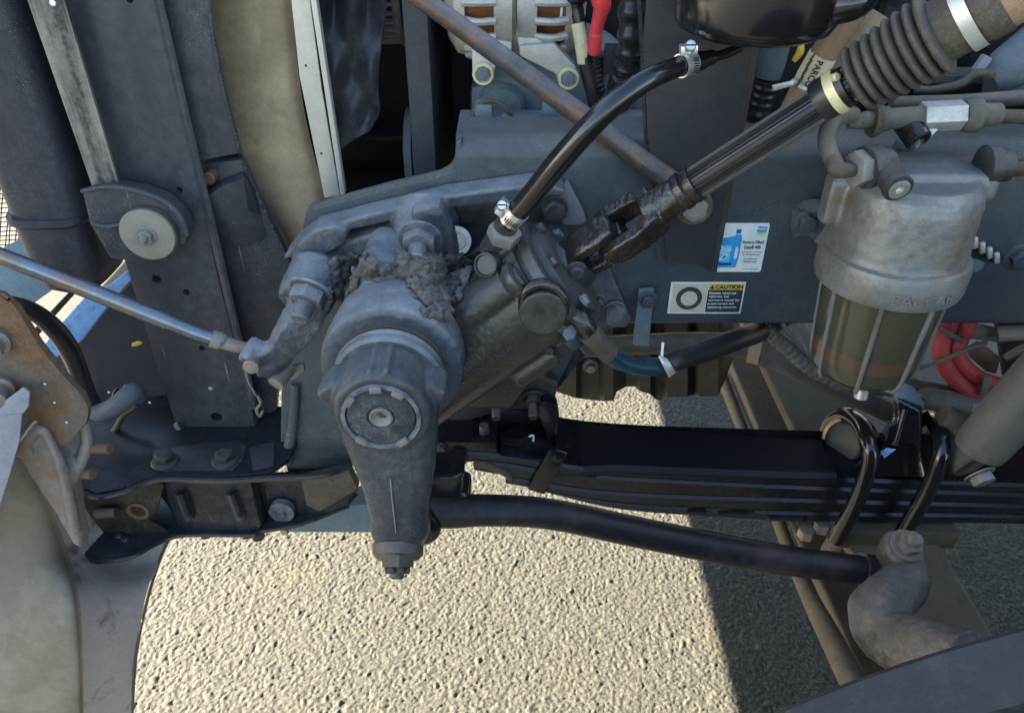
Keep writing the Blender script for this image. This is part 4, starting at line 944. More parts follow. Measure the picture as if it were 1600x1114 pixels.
part('bellows', lathe(u0, bd, prof, 44), M['dustrub'], sh, ang=70)
part('boot_sleeve', lathe(u0+bd*(b_len-.004), bd, [(0, .0255), (.006, .0275), (.034, .0285), (.036, .0295), (.05, .0295), (.053, .028)], 36), M['dustrub'], sh)
part('sleeve_band', lathe(u0+bd*(b_len+.017), bd, [(0, .0302), (.011, .0302)], 36, cap=False), M['strip'], sh)
part('column_tube', lathe(u0+bd*(b_len+.03), bd, [(0, .0275), (.5, .0275)], 36), mat('rusty_tan_tube', (.20, .135, .085), .5, dust=(.28, .22, .16), amt=.6, top=.4, scale=10, bump=.2, alt=(.15, .075, .035), altamt=.4, altscale=18), sh)

# ---- return hose and its clamps
rh = thing('return_hose', 'glossy black return hose with two silver worm clamps', 'hose', P(797, 345, .76))
part('hose', tube([(793, 348, .765, 17), (820, 318, .755, 17.5), (880, 245, .74, 19), (940, 180, .735, 19), (1000, 132, .745, 17.5), (1050, 108, .765, 16), (1096, 95, .79, 15)], per=9, seg=24), M['gloss'], rh)
def clamp(parent, o, d, r, wdt, scr):
    o = Vector(o); d = Vector(d).normalized()
    b = part('hose_clamp', lathe(o-d*wdt/2, d, [(0, r), (0, r+.0012), (wdt, r+.0012), (wdt, r)], 32, cap=False), M['zinc'], parent)
    scr = Vector(scr).normalized()
    for k in range(7):
        th = k*.20-.6; rot = Matrix.Rotation(th, 3, d); e = rot @ (NEG_Y-d*NEG_Y.dot(d)).normalized()
        part('clamp_slot', box(o+e*(r+.0012), (wdt*.55, .0012, .0010), 0, Matrix.Rotation(math.atan2(-d.z, d.x), 3, 'Y')), M['dark'], b)
    part('clamp_housing', box(o+scr*(r+.004), (wdt, .012, .009), .001, Matrix.Rotation(math.atan2(-d.z, d.x), 3, 'Y')), M['zinc'], b)
    part('clamp_screw', lathe(o+scr*(r+.004), Vector((0, -.8, .5)), [(-.008, .0055), (.010, .0055), (.012, .0045)], 18), M['zinc'], b)
    part('screw_slot', box(o+scr*(r+.004)+Vector((0, -.8, .5)).normalized()*.0118, (.009, .0012, .0014), 0), M['dark'], b)
    return b
d_ = P(820, 318, .755)-P(793, 348, .765)
clamp(rh, P(803, 336, .762), d_, 18.2*S(336, .762), .017, -side+side*2+Vector((-.3, -.2, 0)))
clamp(rh, P(1072, 101, .776), P(1090, 95, .787)-P(1050, 108, .765), 16.4*S(101, .776), .016, Vector((0, -.15, 1)))
part('metal_tail', tube([(1090, 96, .788, 12), (1112, 90, .80, 12), (1114, 90, .80, 8), (1140, 82, .81, 8), (1160, 68, .82, 8), (1165, 30, .83, 8)], per=4, seg=14), M['gloss'], rh)

# ---- reservoir
rs = thing('fluid_reservoir', 'round glossy black power steering fluid reservoir above the bracket', 'reservoir', P(1178, 60, .80))
c = P(1178, 40, .80); rr0 = 128*S(40, .80)
part('pot', lathe(Vector((c.x, .80, c.z)), (0, 0, 1), [(-.010, .02), (-.009, rr0*.7), (-.002, rr0*.90), (.008, rr0*.97), (.03, rr0), (.22, rr0*1.02)], 56), M['gloss'], rs)
part('outlet_lobe', fuse(G().add(closed(tube([(1290, 10, .76, 30), (1330, 5, .75, 28), (1352, -8, .75, 24), (1366, -30, .75, 20)], seg=18))), .003, 3), M['gloss'], rs)

# ---- pressure hose (lower)
ph = thing('pressure_hose', 'blue black pressure hose with elbow fitting and taped joint', 'hose', P(960, 560, .76))
part('elbow', tube([(884, 488, .752, 15), (902, 494, .742, 16), (914, 508, .738, 16), (922, 522, .738, 16)], seg=18), M['oily'], ph)
part('ferrule', tube([(919, 518, .738, 18), (930, 530, .739, 18), (932, 533, .739, 16), (945, 546, .742, 16.5), (952, 552, .744, 17)], per=4, seg=20), M['brown'], ph)
part('hose', tube([(944, 545, .742, 14.5), (965, 562, .748, 14.5), (992, 572, .755, 14), (1030, 573, .77, 14), (1048, 570, .78, 14)], seg=18), M['bluehose'], ph)
part('dark_hose', tube([(1036, 572, .775, 15), (1060, 562, .79, 16), (1100, 550, .83, 17), (1150, 531, .90, 17), (1190, 515, .99, 17), (1260, 470, 1.08, 17)], seg=18), M['rubber'], ph)
g = G()
for k in range(5):
    t = k/4; g.add(closed(tube([(1030+10*t, 556+4*t, .763, 2), (1040+6*t, 572, .757, 4), (1046+8*t, 588-6*t, .768, 2)], seg=6)))
part('tape_wrap', g, M['tape'], ph)
part('tape_tail', plate([(1028, 582), (1046, 586), (1034, 598)], .775, .002, .0004), M['rubber'], ph)
part('cable_tie', tube([(1034, 558, .77, 2.2), (1036, 535, .78, 2.2)], seg=6), M['white'], ph)

# ---- gravel and dried mud lying on the gear
bvh_v = []; bvh_f = []
for o in list(gearT.children)+list(mc.children)+list(ar_.children):
    if o.type != 'MESH': continue
    n0 = len(bvh_v); b = BASE[o.name]
    bvh_v += [v.co+b for v in o.data.vertices]; bvh_f += [tuple(i+n0 for i in p.vertices) for p in o.data.polygons]
bvh = BVHTree.FromPolygons(bvh_v, bvh_f)
def inside(u, v, poly):
    c = False; n = len(poly)
    for i in range(n):
        (x1_, y1_), (x2_, y2_) = poly[i], poly[(i+1) % n]
        if (y1_ > v) != (y2_ > v) and u < (x2_-x1_)*(v-y1_)/(y2_-y1_)+x1_: c = not c
    return c
def rock(c, r):
    bm = bmesh.new(); bmesh.ops.create_icosphere(bm, subdivisions=1, radius=r)
    sx, sy_, sz = [random.uniform(.65, 1.2) for _ in range(3)]
    for v in bm.verts:
        v.co = Vector((v.co.x*sx, v.co.y*sy_, v.co.z*sz))*random.uniform(.78, 1.18)
    rot = Euler((random.random()*6, random.random()*6, random.random()*6)).to_matrix(); g = G()
    bm.verts.index_update(); g.v = [c+rot @ v.co for v in bm.verts]; g.f = [tuple(v.index for v in f.verts) for f in bm.faces]; bm.free(); return g
pileA = [(622, 402), (640, 408), (700, 404), (728, 404), (735, 428), (718, 452), (700, 478), (698, 505), (678, 495), (660, 470), (640, 445), (628, 425)]
pileB = [(524, 412), (545, 402), (556, 412), (560, 430), (550, 450), (530, 468), (524, 450)]
pileC = [(560, 405), (600, 404), (612, 425), (590, 440), (565, 430)]
pile = G()
for poly, n in ((pileA, 1300), (pileB, 320), (pileC, 50)):
    us = [p[0] for p in poly]; vs2 = [p[1] for p in poly]; k = 0; tries = 0
    while k < n and tries < n*30:
        tries += 1
        u, v = random.uniform(min(us), max(us)), random.uniform(min(vs2), max(vs2))
        if not inside(u, v, poly): continue
        u += random.gauss(0, 5); v += random.gauss(0, 4)
        d = ray(u, v); loc, nrm, _, dist = bvh.ray_cast(CAM, d.normalized())
        if loc is None or loc.y > .9: continue
        r = random.choice((.0018, .0024, .0030, .0038, .0048, .006)); pile.add(rock(loc+nrm*random.uniform(-.3, .9)*r+UP*random.uniform(0, .004), r)); k += 1
crust = fuse(pile, .0017, 1, .4)
loose = G()
for _ in range(600):
    q_ = random.choice(crust.v); loose.add(rock(q_, random.choice((.0010, .0014, .0018, .0024))))
pile = crust.add(loose)
pl = single('gravel_pile', pile, M['clod'], 'loose gravel and dried mud clods heaped on the steering gear', 'gravel', ang=20); setp(pl, kind='stuff')
# ================================================================== FUEL FILTER
FY = .80
ff = thing('fuel_filter', 'dusty cast fuel filter canister with clear ribbed bowl on the frame rail', 'fuel filter', P(1335, 600, FY))
fc = P(1386, 430, FY); fx = fc.x
def fz(v): return P(1386, v, FY-.07).z      # front surface rows
def fr(px, v): return px*S(v, FY)
zt = P(1430, 290, FY-.03).z; zc1 = fz(432); zc0 = fz(482)
body = closed(lathe((fx, FY, 0), (0, 0, 1), [(zc1-.002, .077), (zc1+.006, .0745), (zt-.05, .0725), (zt-.022, .072), (zt-.008, .069), (zt, .060)], 56))
g = G().add(body)
g.add(box((fx+.012, FY+.02, zt-.008), (.140, .080, .030), .006))
g.add(closed(loft([[Vector((fx-.046, FY-.055, zt-.012)), Vector((fx+.004, FY-.069, zt-.02)), Vector((fx+.012, FY-.068, zt-.036)), Vector((fx-.02, FY-.072, zt-.060)), Vector((fx-.058, FY-.045, zt-.045))],
                   [Vector((fx-.04, FY-.02, zt-.008)), Vector((fx-.01, FY-.02, zt-.008)), Vector((fx+.03, FY-.03, zt-.04)), Vector((fx-.02, FY-.03, zt-.085)), Vector((fx-.062, FY-.02, zt-.05))]])))
g.add(box((fx-.077, FY+.012, fz(365)+.004), (.026, .026, .056), .006))
part('head_casting', roughen(fuse(g, .0026, 4), .0005, 110), M['filter'], ff, ang=60)
part('collar', lathe((fx, FY, 0), (0, 0, 1), [(zc0, .070), (zc0, .0800), (zc0+.006, .0818), (zc1-.008, .0818), (zc1-.002, .080), (zc1+.001, .075)], 64), M['filter'], ff)
# raised maker's word on the collar
gt = fit_text('PACCAR', .070, .0125, .02, .0014); o = G(); o.f = gt.f; rad = .0819
for p in gt.v:
    a = (p.x-.035+.006)/rad; o.v.append(Vector((fx+math.sin(a)*(rad+p.z), FY-math.cos(a)*(rad+p.z), zc0+.009+p.y)))
part('raised_lettering', o, M['filter'], ff)
gm = bpy.data.materials.new('fuel_bowl'); gm.use_nodes = True; b_ = gm.node_tree.nodes['Principled BSDF']
b_.inputs['Base Color'].default_value = (.26, .25, .16, 1); b_.inputs['Transmission Weight'].default_value = .85; b_.inputs['Roughness'].default_value = .12; b_.inputs['IOR'].default_value = 1.35
zb = P(1330, 606, FY-.035).z
zl = zc0+.004
def bowlr(z): t = (zl-z)/(zl-zb); return .0690-.010*t
prof = [(zl, .0685)]
for k in range(1, 9):
    z = zl-(zl-zb-.02)*k/8; prof.append((z, bowlr(z)))
prof += [(zb+.010, bowlr(zb)-.004), (zb+.003, bowlr(zb)-.012), (zb, .03)]
part('clear_bowl', lathe((fx, FY, 0), (0, 0, 1), prof, 56), gm, ff)
part('filter_element', lathe((fx, FY, 0), (0, 0, 1), [(zl+.02, .058), (zb+.012, .050), (zb+.008, .02)], 40), mat('olive_fuel', (.030, .030, .018), .4, dust=(.075, .072, .045), amt=.6, top=.1, scale=16, bump=.3, speck=1.0), ff)
part('red_float', lathe((fx, FY, 0), (0, 0, 1), [(zb+.052, .0600), (zb+.034, .0585)], 40, cap=False), M['redhose'], ff)
for k, th in enumerate((-2.15, -1.25, -.42, .42, 1.15, 2.1, 3.0)):
    rb = lambda z, d: Vector((fx+math.sin(th)*(bowlr(z)+d), FY-math.cos(th)*(bowlr(z)+d), z))
    part('rib', tube3([tuple(rb(zl, .001))+(.0030,), tuple(rb((zl+zb)/2, .001))+(.0030,), tuple(rb(zb+.012, .000))+(.0028,), tuple(rb(zb+.002, -.014))+(.0030,)], per=3, seg=8), M['filter'], ff)
part('drain_valve', lathe((fx-.005, FY-.03, zb+.004), Vector((0, -.2, -1)), [(0, .012), (.006, .012), (.008, .008), (.020, .008), (.022, .005)], 16), M['alu'], ff)
# mounting bracket and bolt at the left, notched strap at the right
part('mounting_strap', sheet([[(1238, 330, WEB-.002), (1236, 352, WEB-.002), (1240, 372, WEB-.002)], [(1252, 318, WEB-.012), (1256, 345, WEB-.012), (1260, 368, WEB-.012)], [(1285, 315, .885), (1280, 350, .885), (1275, 376, .885)], [(1312, 330, .84), (1300, 360, .84), (1290, 380, .84)]], .006, 5), M['frame'], ff)
part('strap_top', slab([P(1246, 325, .90), P(1262, 313, .905), P(1320, 314, .87), P(1318, 324, .86), P(1262, 328, .885)], .006), M['frame'], ff)
part('clamp_leaf', sheet([[(1300, 322, .835), (1290, 352, .832), (1272, 378, .83)], [(1318, 330, .80), (1308, 352, .80), (1296, 384, .80)]], .006, 5), M['filter'], ff)
boltp(ff, 1259, 347, .892, 15, M['frame'], washer=1.3)
ns = part('notched_strap', slab([P(1500, 360, .895), P(1512, 358, .895), P(1566, 395, .895), P(1568, 408, .895), P(1558, 416, .895), P(1500, 382, .895)], .010), M['rubber'], ff)
for k in range(4):
    t = k/3; part('strap_tooth', box(P(1523+34*t, 379+24*t, .889), (.007, .006, .016), .002, Matrix.Rotation(-.35, 3, 'Y')), M['alu'], ns)
part('strap_tail', plate([(1515, 402), (1540, 410), (1536, 420), (1524, 426), (1512, 420)], .90, .004, .001), M['bluegrey'], ff)

fl = thing('filter_inlet_hose', 'dusty elbow hose rising from the left port of the fuel filter', 'hose', P(1305, 265, .74))
part('hose', tube([(1334, 180, .80, 13), (1310, 183, .79, 14), (1296, 200, .78, 14), (1292, 225, .77, 14), (1302, 252, .755, 13)], seg=16), M['greyhose'], fl)
part('elbow', tube([(1302, 250, .752, 13), (1308, 264, .742, 14), (1322, 266, .742, 12), (1334, 265, .745, 11)], seg=16), M['dustrub'], fl)
p0 = P(1332, 266, .745); dd = P(1372, 258, .755)-p0
part('hex_nut', hexprism(p0, dd, .019, .013), M['steel'], fl); part('collar', lathe(p0+dd.normalized()*.013, dd, [(0, .021), (.004, .022), (.016, .021), (.017, .016), (.03, .015)], 28), M['darkbolt'], fl)
fp = thing('filter_pressure_port', 'small test port with a bright centre on the fuel filter head', 'test port', P(1394, 284, .70))
pd = Vector((.12, -.88, -.25)).normalized(); pp0 = P(1390, 276, .735)
part('body', lathe(pp0-pd*.02, pd, [(0, .013), (.022, .014), (.036, .0125)], 20), M['darkbolt'], fp)
part('ring', lathe(pp0+pd*.014, pd, [(0, .0145), (.006, .0145), (.007, .011), (.004, .011)], 28, cap=False), M['darkbolt'], fp)
part('face', lathe(pp0+pd*.013, pd, [(0, .0105), (.009, .0105), (.0095, .0085), (.0095, .004), (.006, .0035)], 24), M['zinc'], fp)
fo = thing('filter_outlet_hose', 'braided dark hose leaving the right port of the fuel filter', 'hose', P(1570, 262, .80))
part('port_collar', lathe(P(1530, 260, .80), (1, 0, .02), [(0, .016), (.004, .022), (.016, .022), (.018, .017), (.03, .017)], 28), M['darkbolt'], fo)
part('hose', tube([(1545, 261, .80, 12), (1600, 264, .81, 12), (1720, 268, .82, 12)], per=10, seg=14, wave=lambda i, r: r*(1.05 if i % 2 else .96)), M['brown'], fo)

# ---- air valve manifold and pipes over the rail
av = thing('air_line_manifold', 'dusty brass and steel air line manifold above the fuel filter', 'air valve', P(1420, 210, .86))
part('barrel', tube([(1368, 187, .85, 19), (1385, 186, .85, 19), (1388, 186, .85, 16), (1440, 183, .85, 17)], per=4, seg=20), M['greyhose'], av)
part('hex_body', hexprism(P(1438, 183, .85), P(1500, 180, .85)-P(1438, 183, .85), .0165, .045, .1), M['alu'], av)
part('inlet_elbow', tube([(1325, 191, .845, 10), (1344, 190, .845, 12), (1350, 188, .845, 13), (1370, 187, .85, 13)], per=4, seg=18), M['greyhose'], av)
part('end_flange', lathe(P(1372, 187, .85), (-1, 0, 0), [(0, .018), (.004, .020), (.008, .018)], 24), M['dustrub'], av)
part('outlet_collar', lathe(P(1503, 180, .85), (1, 0, .02), [(0, .016), (.006, .019), (.016, .019), (.018, .013), (.04, .012)], 24), M['greyhose'], av)
part('outlet_pipe', tube([(1530, 181, .85, 11), (1600, 183, .85, 11), (1720, 186, .85, 11)], seg=14), M['brown'], av)
part('side_port', lathe(P(1426, 205, .845), Vector((.25, -.75, -.45)), [(-.015, .015), (.014, .014), (.016, .011), (.012, .007), (.006, .006)], 22), M['oily'], av)
part('stem', tube([(1418, 215, .87, 15), (1410, 240, .885, 17)], seg=16), M['bluegrey'], av)
part('tag', plate([(1450, 200), (1466, 202), (1446, 224), (1436, 226)], .84, .002, .0003), mat('pale_tag', (.45, .55, .6), .5, dust=(.3, .3, .3), amt=.4, top=.2, scale=30), av)
p2 = thing('air_pipe', 'straight grey blue air pipe lying along the top of the rail', 'pipe', P(1500, 158, .93))
part('pipe', tube([(1392, 160, .93, 9), (1500, 158, .93, 10), (1600, 153, .93, 12), (1720, 148, .93, 13)], seg=16), M['greyhose'], p2)
p3 = thing('wrapped_loom', 'blue grey cloth wrapped wiring loom behind the rubber boot', 'wiring loom', P(1560, 120, 1.0))
part('loom', tube([(1760, -40, 1.0, 40), (1640, 60, 1.0, 40), (1570, 110, 1.0, 34), (1545, 125, 1.0, 24)], seg=16), M['wrap'], p3)
part('loom_branch', tube([(1660, 60, 1.03, 26), (1590, 130, 1.03, 24), (1545, 150, 1.03, 22)], seg=14), M['wrap'], p3)
part('wire', tube([(1560, 118, .99, 9), (1525, 115, .985, 7), (1500, 132, .98, 7), (1460, 140, .98, 6), (1430, 140, .98, 6)], seg=10), M['dustrub'], p3)
part('connector', box(P(1534, 100, .99), (.012, .01, .02), .002, Matrix.Rotation(.4, 3, 'Y')), M['lilac'], p3)
p4 = thing('dark_cowl', 'dark bulkhead panel closing the space behind the steering column', 'panel', (1.1, 1.12, 1.05))
part('panel', box((1.05, 1.13, 1.35), (1.1, .02, .62), .004), M['black'], p4)
part('lip', box((1.05, 1.10, 1.075), (1.1, .05, .012), .003), M['frame'], p4)
lp = thing('labelled_pipe', 'tan pipe wrapped with a barcode label beside the reservoir', 'pipe', P(1245, 160, .92))
part('pipe', tube([(1370, -60, .90, 24), (1330, 20, .90, 22), (1290, 80, .90, 21), (1262, 130, .905, 21), (1236, 180, .915, 20), (1215, 230, .93, 18)], seg=20), mat('tan_pipe', (.17, .115, .075), .5, dust=(.26, .21, .16), amt=.5, top=.3, scale=12, bump=.1), lp)
part('barcode_label', tube([(1286, 86, .90, 22.2), (1268, 118, .904, 22), (1258, 138, .906, 21.8)], per=4, seg=24), M['cream'], lp)
gl = fit_text('PARCO', .030, .008, .02, .0006)
la, lb = P(1258, 132, .8855), P(1279, 92, .881); ld = (lb-la).normalized(); ln = NEG_Y.cross(ld).normalized()
def along(g_, off):
    o_ = G(); o_.f = g_.f
    rt_ = ld.cross(NEG_Y).normalized(); rt_ = rt_ if rt_.x > 0 else -rt_
    for p in g_.v: o_.v.append(lb-ld*(p.x+.002)+rt_*(p.y+off)+NEG_Y*(p.z+.0012))
    return o_
part('label_text', along(gl, -.001), M['black_ink'], lp)
for k in range(11):
    a_ = la+ld*(.003+.0032*k)+Vector((-.009, 0, -.003))
    part('barcode_bar', box(a_+Vector((0, -.001, 0)), (.008, .001, .0011+.0006*(k % 3)), 0, Matrix.Rotation(-.95, 3, 'Y')), M['black_ink'], lp)
lp2 = thing('tan_pipe', 'plain tan pipe behind the barcode labelled pipe', 'pipe', P(1312, 110, .95))
part('pipe', tube([(1372, 20, .95, 20), (1336, 70, .95, 20), (1312, 110, .95, 20)], seg=14), M['tan'], lp2)
part('cable_tie', tube([(1238, 128, .90, 6), (1262, 140, .885, 5), (1284, 128, .895, 5)], seg=8), M['alu'], lp)
part('tie_tail', slab([P(1206, 134, .885), P(1240, 126, .885), P(1242, 134, .885), P(1209, 143, .885)], .002), M['alu'], lp)
yc = thing('yellow_clip', 'small yellow plastic clip on a black connector', 'clip', P(1245, 90, .99))
part('clip', tube([(1252, 68, .99, 4), (1250, 82, .985, 6), (1240, 96, .985, 4)], seg=8), M['yellow'], yc)
cd = thing('corrugated_connector_hose', 'black corrugated hose with banded sleeve beside the labelled pipe', 'hose', P(1185, 190, .97))
part('sleeve', tube([(1215, 60, .97, 22), (1204, 105, .97, 21), (1200, 122, .97, 18)], seg=18), M['bluegrey'], cd)
part('corrugation', tube([(1200, 122, .97, 19), (1190, 160, .975, 18), (1178, 205, .98, 18)], per=12, seg=18, wave=lambda i, r: r*(1.06 if i % 4 < 2 else .9)), M['rubber'], cd)

# ================================================================== LEAF SPRING AND AXLE
SN, SF = .83, .945                     # near and far face of the leaf pack
ls = thing('leaf_spring', 'black multi leaf spring pack clamped under the frame rail', 'leaf spring', P(1100, 800, SN))
def leaf(top, bot, name, yn=SN, yf=SF, m='spring'):
    t_ = spline([tuple(P(u, v, yn)) for u, v in top], 6); b__ = spline([tuple(P(u, v, yn)) for u, v in bot], 6)
    x0_, x1_ = max(t_[0][0], b__[0][0]), min(t_[-1][0], b__[-1][0]); xs_ = np.linspace(x0_, x1_, 40)
    zt_ = np.interp(xs_, [p[0] for p in t_], [p[2] for p in t_]); zb_ = np.interp(xs_, [p[0] for p in b__], [p[2] for p in b__])
    rings = []
    for x, a, c in zip(xs_, zt_, zb_):
        k = min(.004, (a-c)*.35)
        rings.append([Vector((x, y, z)) for y, z in ((yn+k, a), (yn, a-k), (yn, c+k), (yn+k, c), (yf-k, c), (yf, c+k), (yf, a-k), (yf-k, a))])
    return part(name, loft(rings), M[m], ls, ang=25)
leaf([(690, 706), (784, 712), (960, 737), (1260, 748), (1600, 758), (1800, 770)], [(690, 717), (784, 724), (922, 743), (1260, 761), (1600, 772), (1800, 784)], 'leaf')
leaf([(740, 719), (784, 725), (922, 744), (1260, 762), (1600, 773), (1800, 785)], [(740, 737), (799, 747), (960, 770), (1260, 781), (1600, 790), (1800, 802)], 'leaf', SN+.003)
leaf([(790, 747), (960, 771), (1260, 782), (1600, 791), (1800, 803)], [(790, 758), (960, 786), (1100, 795), (1260, 801), (1600, 806), (1800, 816)], 'leaf', SN+.001)
leaf([(850, 765), (960, 787), (1100, 796), (1260, 802), (1600, 807), (1800, 817)], [(850, 770), (960, 797), (1100, 809), (1260, 817), (1600, 821), (1800, 830)], 'leaf', SN+.005)
for (u0_, u1_, v_) in ((905, 932, 744), (1075, 1105, 800), (1122, 1180, 803), (1200, 1256, 809)):
    part('rubber_pad', box((P(u0_, v_, SN).x/2+P(u1_, v_, SN).x/2, SN+.004, P(u0_, v_+2, SN).z), (P(u1_, v_, SN).x-P(u0_, v_, SN).x, .012, .007), .003), M['rubber'], ls)
# wide top cover of the pack
zc = P(960, 737, SN).z
covr = []
for u, vN, vF in ((868, 742, 661), (960, 737, 668), (1060, 741, 675), (1160, 745, 682), (1250, 748, 688), (1308, 749, 691)):
    a = P(u, vN, SN-.002); yf_ = min(.99, (CAMZ-(a.z+.001))/(-ray(u, vF).z/ray(u, vF).y))
    covr.append((a, yf_))
part('top_cover', loft([[Vector((a.x, SN-.002, a.z+.001)), Vector((a.x, SN+.004, a.z+.008)), Vector((a.x, yf-.004, a.z+.008)), Vector((a.x, yf, a.z)), Vector((a.x, yf, a.z-.004)), Vector((a.x, SN-.002, a.z-.004))] for a, yf in covr]), mat('cover_black', (.008, .008, .010), .45, dust=(.020, .019, .020), amt=.15, top=.02, scale=3, bump=.02, grain=.04), ls, ang=25)
part('wrap_plate', prism([P(782, 711, SN-.004), P(868, 722, SN-.004), P(868, 700, SN-.004), P(872, 655, .95), P(840, 640, .95), P(782, 690, SN+.02)], (0, .012, .004), .002), M['spring'], ls)
for pts in ([(826, 682), (833, 680), (834, 690)], [(828, 682), (834, 681), (831, 694)]):
    part('chalk_mark', tube([(u, v, .852, 1.2) for u, v in pts], seg=5), M['chalk'], ls)
rc = part('rebound_clip', slab([P(858, 703, SN-.006), P(887, 711, SN-.006), P(851, 773, SN-.006), P(824, 765, SN-.006)], .006, .002), M['spring'], ls)
part('clip_rivet', lathe(P(870, 715, SN-.007), NEG_Y, [(-.002, .008), (.002, .0075), (.003, .005)], 16), M['spring'], rc)
# spring eye / hanger at the front
hg = thing('spring_hanger', 'black spring hanger bracket with pin at the front of the leaf spring', 'hanger', P(735, 730, .83))
part('hanger_box', prism([P(676, 690, .835), P(776, 692, .835), P(778, 716, .835), P(740, 722, .835), P(676, 728, .835)], (0, .10, 0), .003), M['spring'], hg)
part('eye', lathe(P(715, 715, .829), NEG_Y, [(-.05, .0145), (.002, .0145), (.003, .012), (.0, .011)], 28), M['spring'], hg)
part('eye_wrap', tube([(740, 722, .835, 6), (765, 727, .835, 7), (790, 738, .835, 7), (800, 748, .835, 5)], seg=12), M['brown'], hg)
part('side_post', prism([P(838, 640, .86), P(850, 628, .86), (P(870, 632, .86)), P(874, 650, .86), P(868, 700, .86), P(860, 700, .86)], (0, .02, 0), .003), M['spring'], hg)
boltp(hg, 757, 682, .86, 11, M['darkbolt'], ax=(0, -.3, 1), stud=.02, washer=1.3, studr=.7)
boltp(hg, 690, 700, .834, 8, M['darkbolt'])
# dark recess between gear and spring
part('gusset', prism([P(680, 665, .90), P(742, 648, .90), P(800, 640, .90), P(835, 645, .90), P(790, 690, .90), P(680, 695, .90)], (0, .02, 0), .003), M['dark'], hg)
part('diagonal_brace', slab([P(850, 590, .93), P(905, 545, .93), P(915, 555, .93), P(868, 612, .93)], .01), M['black'], hg)

def ubolt(pts, label):
    t = thing('u_bolt', label, 'u bolt', P(pts[-1][0], pts[-1][1], pts[-1][2]), 'u bolts over the spring pack')
    part('rod', tube(pts, per=8, seg=18), M['gloss'], t); return t
u1_ = ubolt([(1286, 800, .965, 12), (1290, 715, .965, 13), (1296, 668, .955, 13), (1318, 649, .925, 13), (1342, 660, .875, 13), (1356, 690, .825, 13), (1358, 725, .808, 13), (1340, 778, .803, 13), (1318, 822, .803, 13), (1296, 862, .803, 13)], 'black u bolt with rusty threads over the spring next to the bump stop')
part('thread', tube([(1306, 844, .8025, 13.2), (1294, 866, .8025, 13.2)], per=14, seg=16, wave=lambda i, r: r*(1.04 if i % 2 else .95)), M['rust'], u1_)
ubolt([(1420, 800, .965, 12), (1424, 715, .965, 13), (1434, 672, .95, 13), (1450, 652, .905, 13), (1468, 676, .84, 13), (1470, 712, .808, 13), (1452, 760, .803, 13), (1430, 800, .803, 13), (1408, 838, .803, 13)], 'black u bolt on the shock absorber side of the bump stop')
part_r = part
ub = thing('spring_pad', 'round black spring pad face inside the u bolt loop', 'spring pad', P(1310, 700, .9))
part('pad_disc', lathe(P(1316, 690, .90), Vector((-.75, -.55, .35)), [(-.03, .031), (.0, .031), (.003, .028)], 36), M['khaki'], ub)
part('pad_rim', lathe(P(1322, 692, .885), Vector((-.75, -.55, .35)), [(-.03, .038), (.0, .038), (.0, .033)], 36, cap=False), M['gloss'], ub)
bs = thing('bump_stop', 'black wedge shaped bump stop casting on top of the leaf spring', 'bump stop', P(1400, 750, .83))
g = G()
g.add(closed(loft([[P(1362, 745, .825), P(1448, 748, .825), P(1462, 690, .95), P(1372, 682, .95)],
                   [P(1372, 715, .835), P(1442, 722, .835), P(1452, 680, .94), P(1380, 672, .94)],
                   [P(1392, 660, .85), P(1440, 668, .85), P(1450, 640, .93), P(1398, 625, .93)]])))
g.add(closed(loft([[P(1400, 690, .84), P(1440, 700, .83), P(1452, 660, .93), P(1400, 650, .93)], [P(1402, 622, .865), P(1440, 640, .855), P(1446, 622, .90), P(1410, 598, .905)]])))
part('casting', fuse(g, .0028, 3), M['gloss'], bs, ang=60)
part('top_face', slab([P(1398, 605, .875), P(1412, 597, .885), P(1428, 604, .885), P(1446, 630, .872), P(1444, 640, .865), P(1420, 641, .86), P(1406, 628, .865)], .008, .002), M['bluegrey'], bs)
part('edge_rib', tube([(1414, 640, .858, 5), (1406, 668, .848, 5), (1398, 695, .838, 5)], seg=10), M['spring'], bs)
part('paint_dab', slab([P(1376, 706, .828), P(1386, 700, .83), P(1400, 702, .828), P(1382, 716, .825)], .0015, .0003), M['bluebr'], bs)

sa = thing('shock_absorber', 'dusty grey shock absorber with bushing eye beside the leaf spring', 'shock absorber', P(1525, 750, .80))
part('body', tube([(1760, 450, .80, 48), (1640, 580, .80, 46), (1540, 690, .80, 40), (1528, 704, .80, 34)], per=3, seg=28), M['greyhose'], sa)
part('eye', lathe(P(1516, 725, .81), Vector((.25, -.85, -.3)), [(-.045, .028), (.0, .028), (.004, .024)], 28), M['greyhose'], sa)
bolt(sa, P(1530, 740, .782), .016, M['steel'], ax=Vector((.25, -.85, -.4)), washer=1.3, h=.012)
part('lower_bracket', fuse(G().add(closed(tube([(1470, 650, .86, 22), (1492, 668, .85, 26), (1510, 700, .83, 28)], seg=16))), .003, 3), M['brown'], sa)

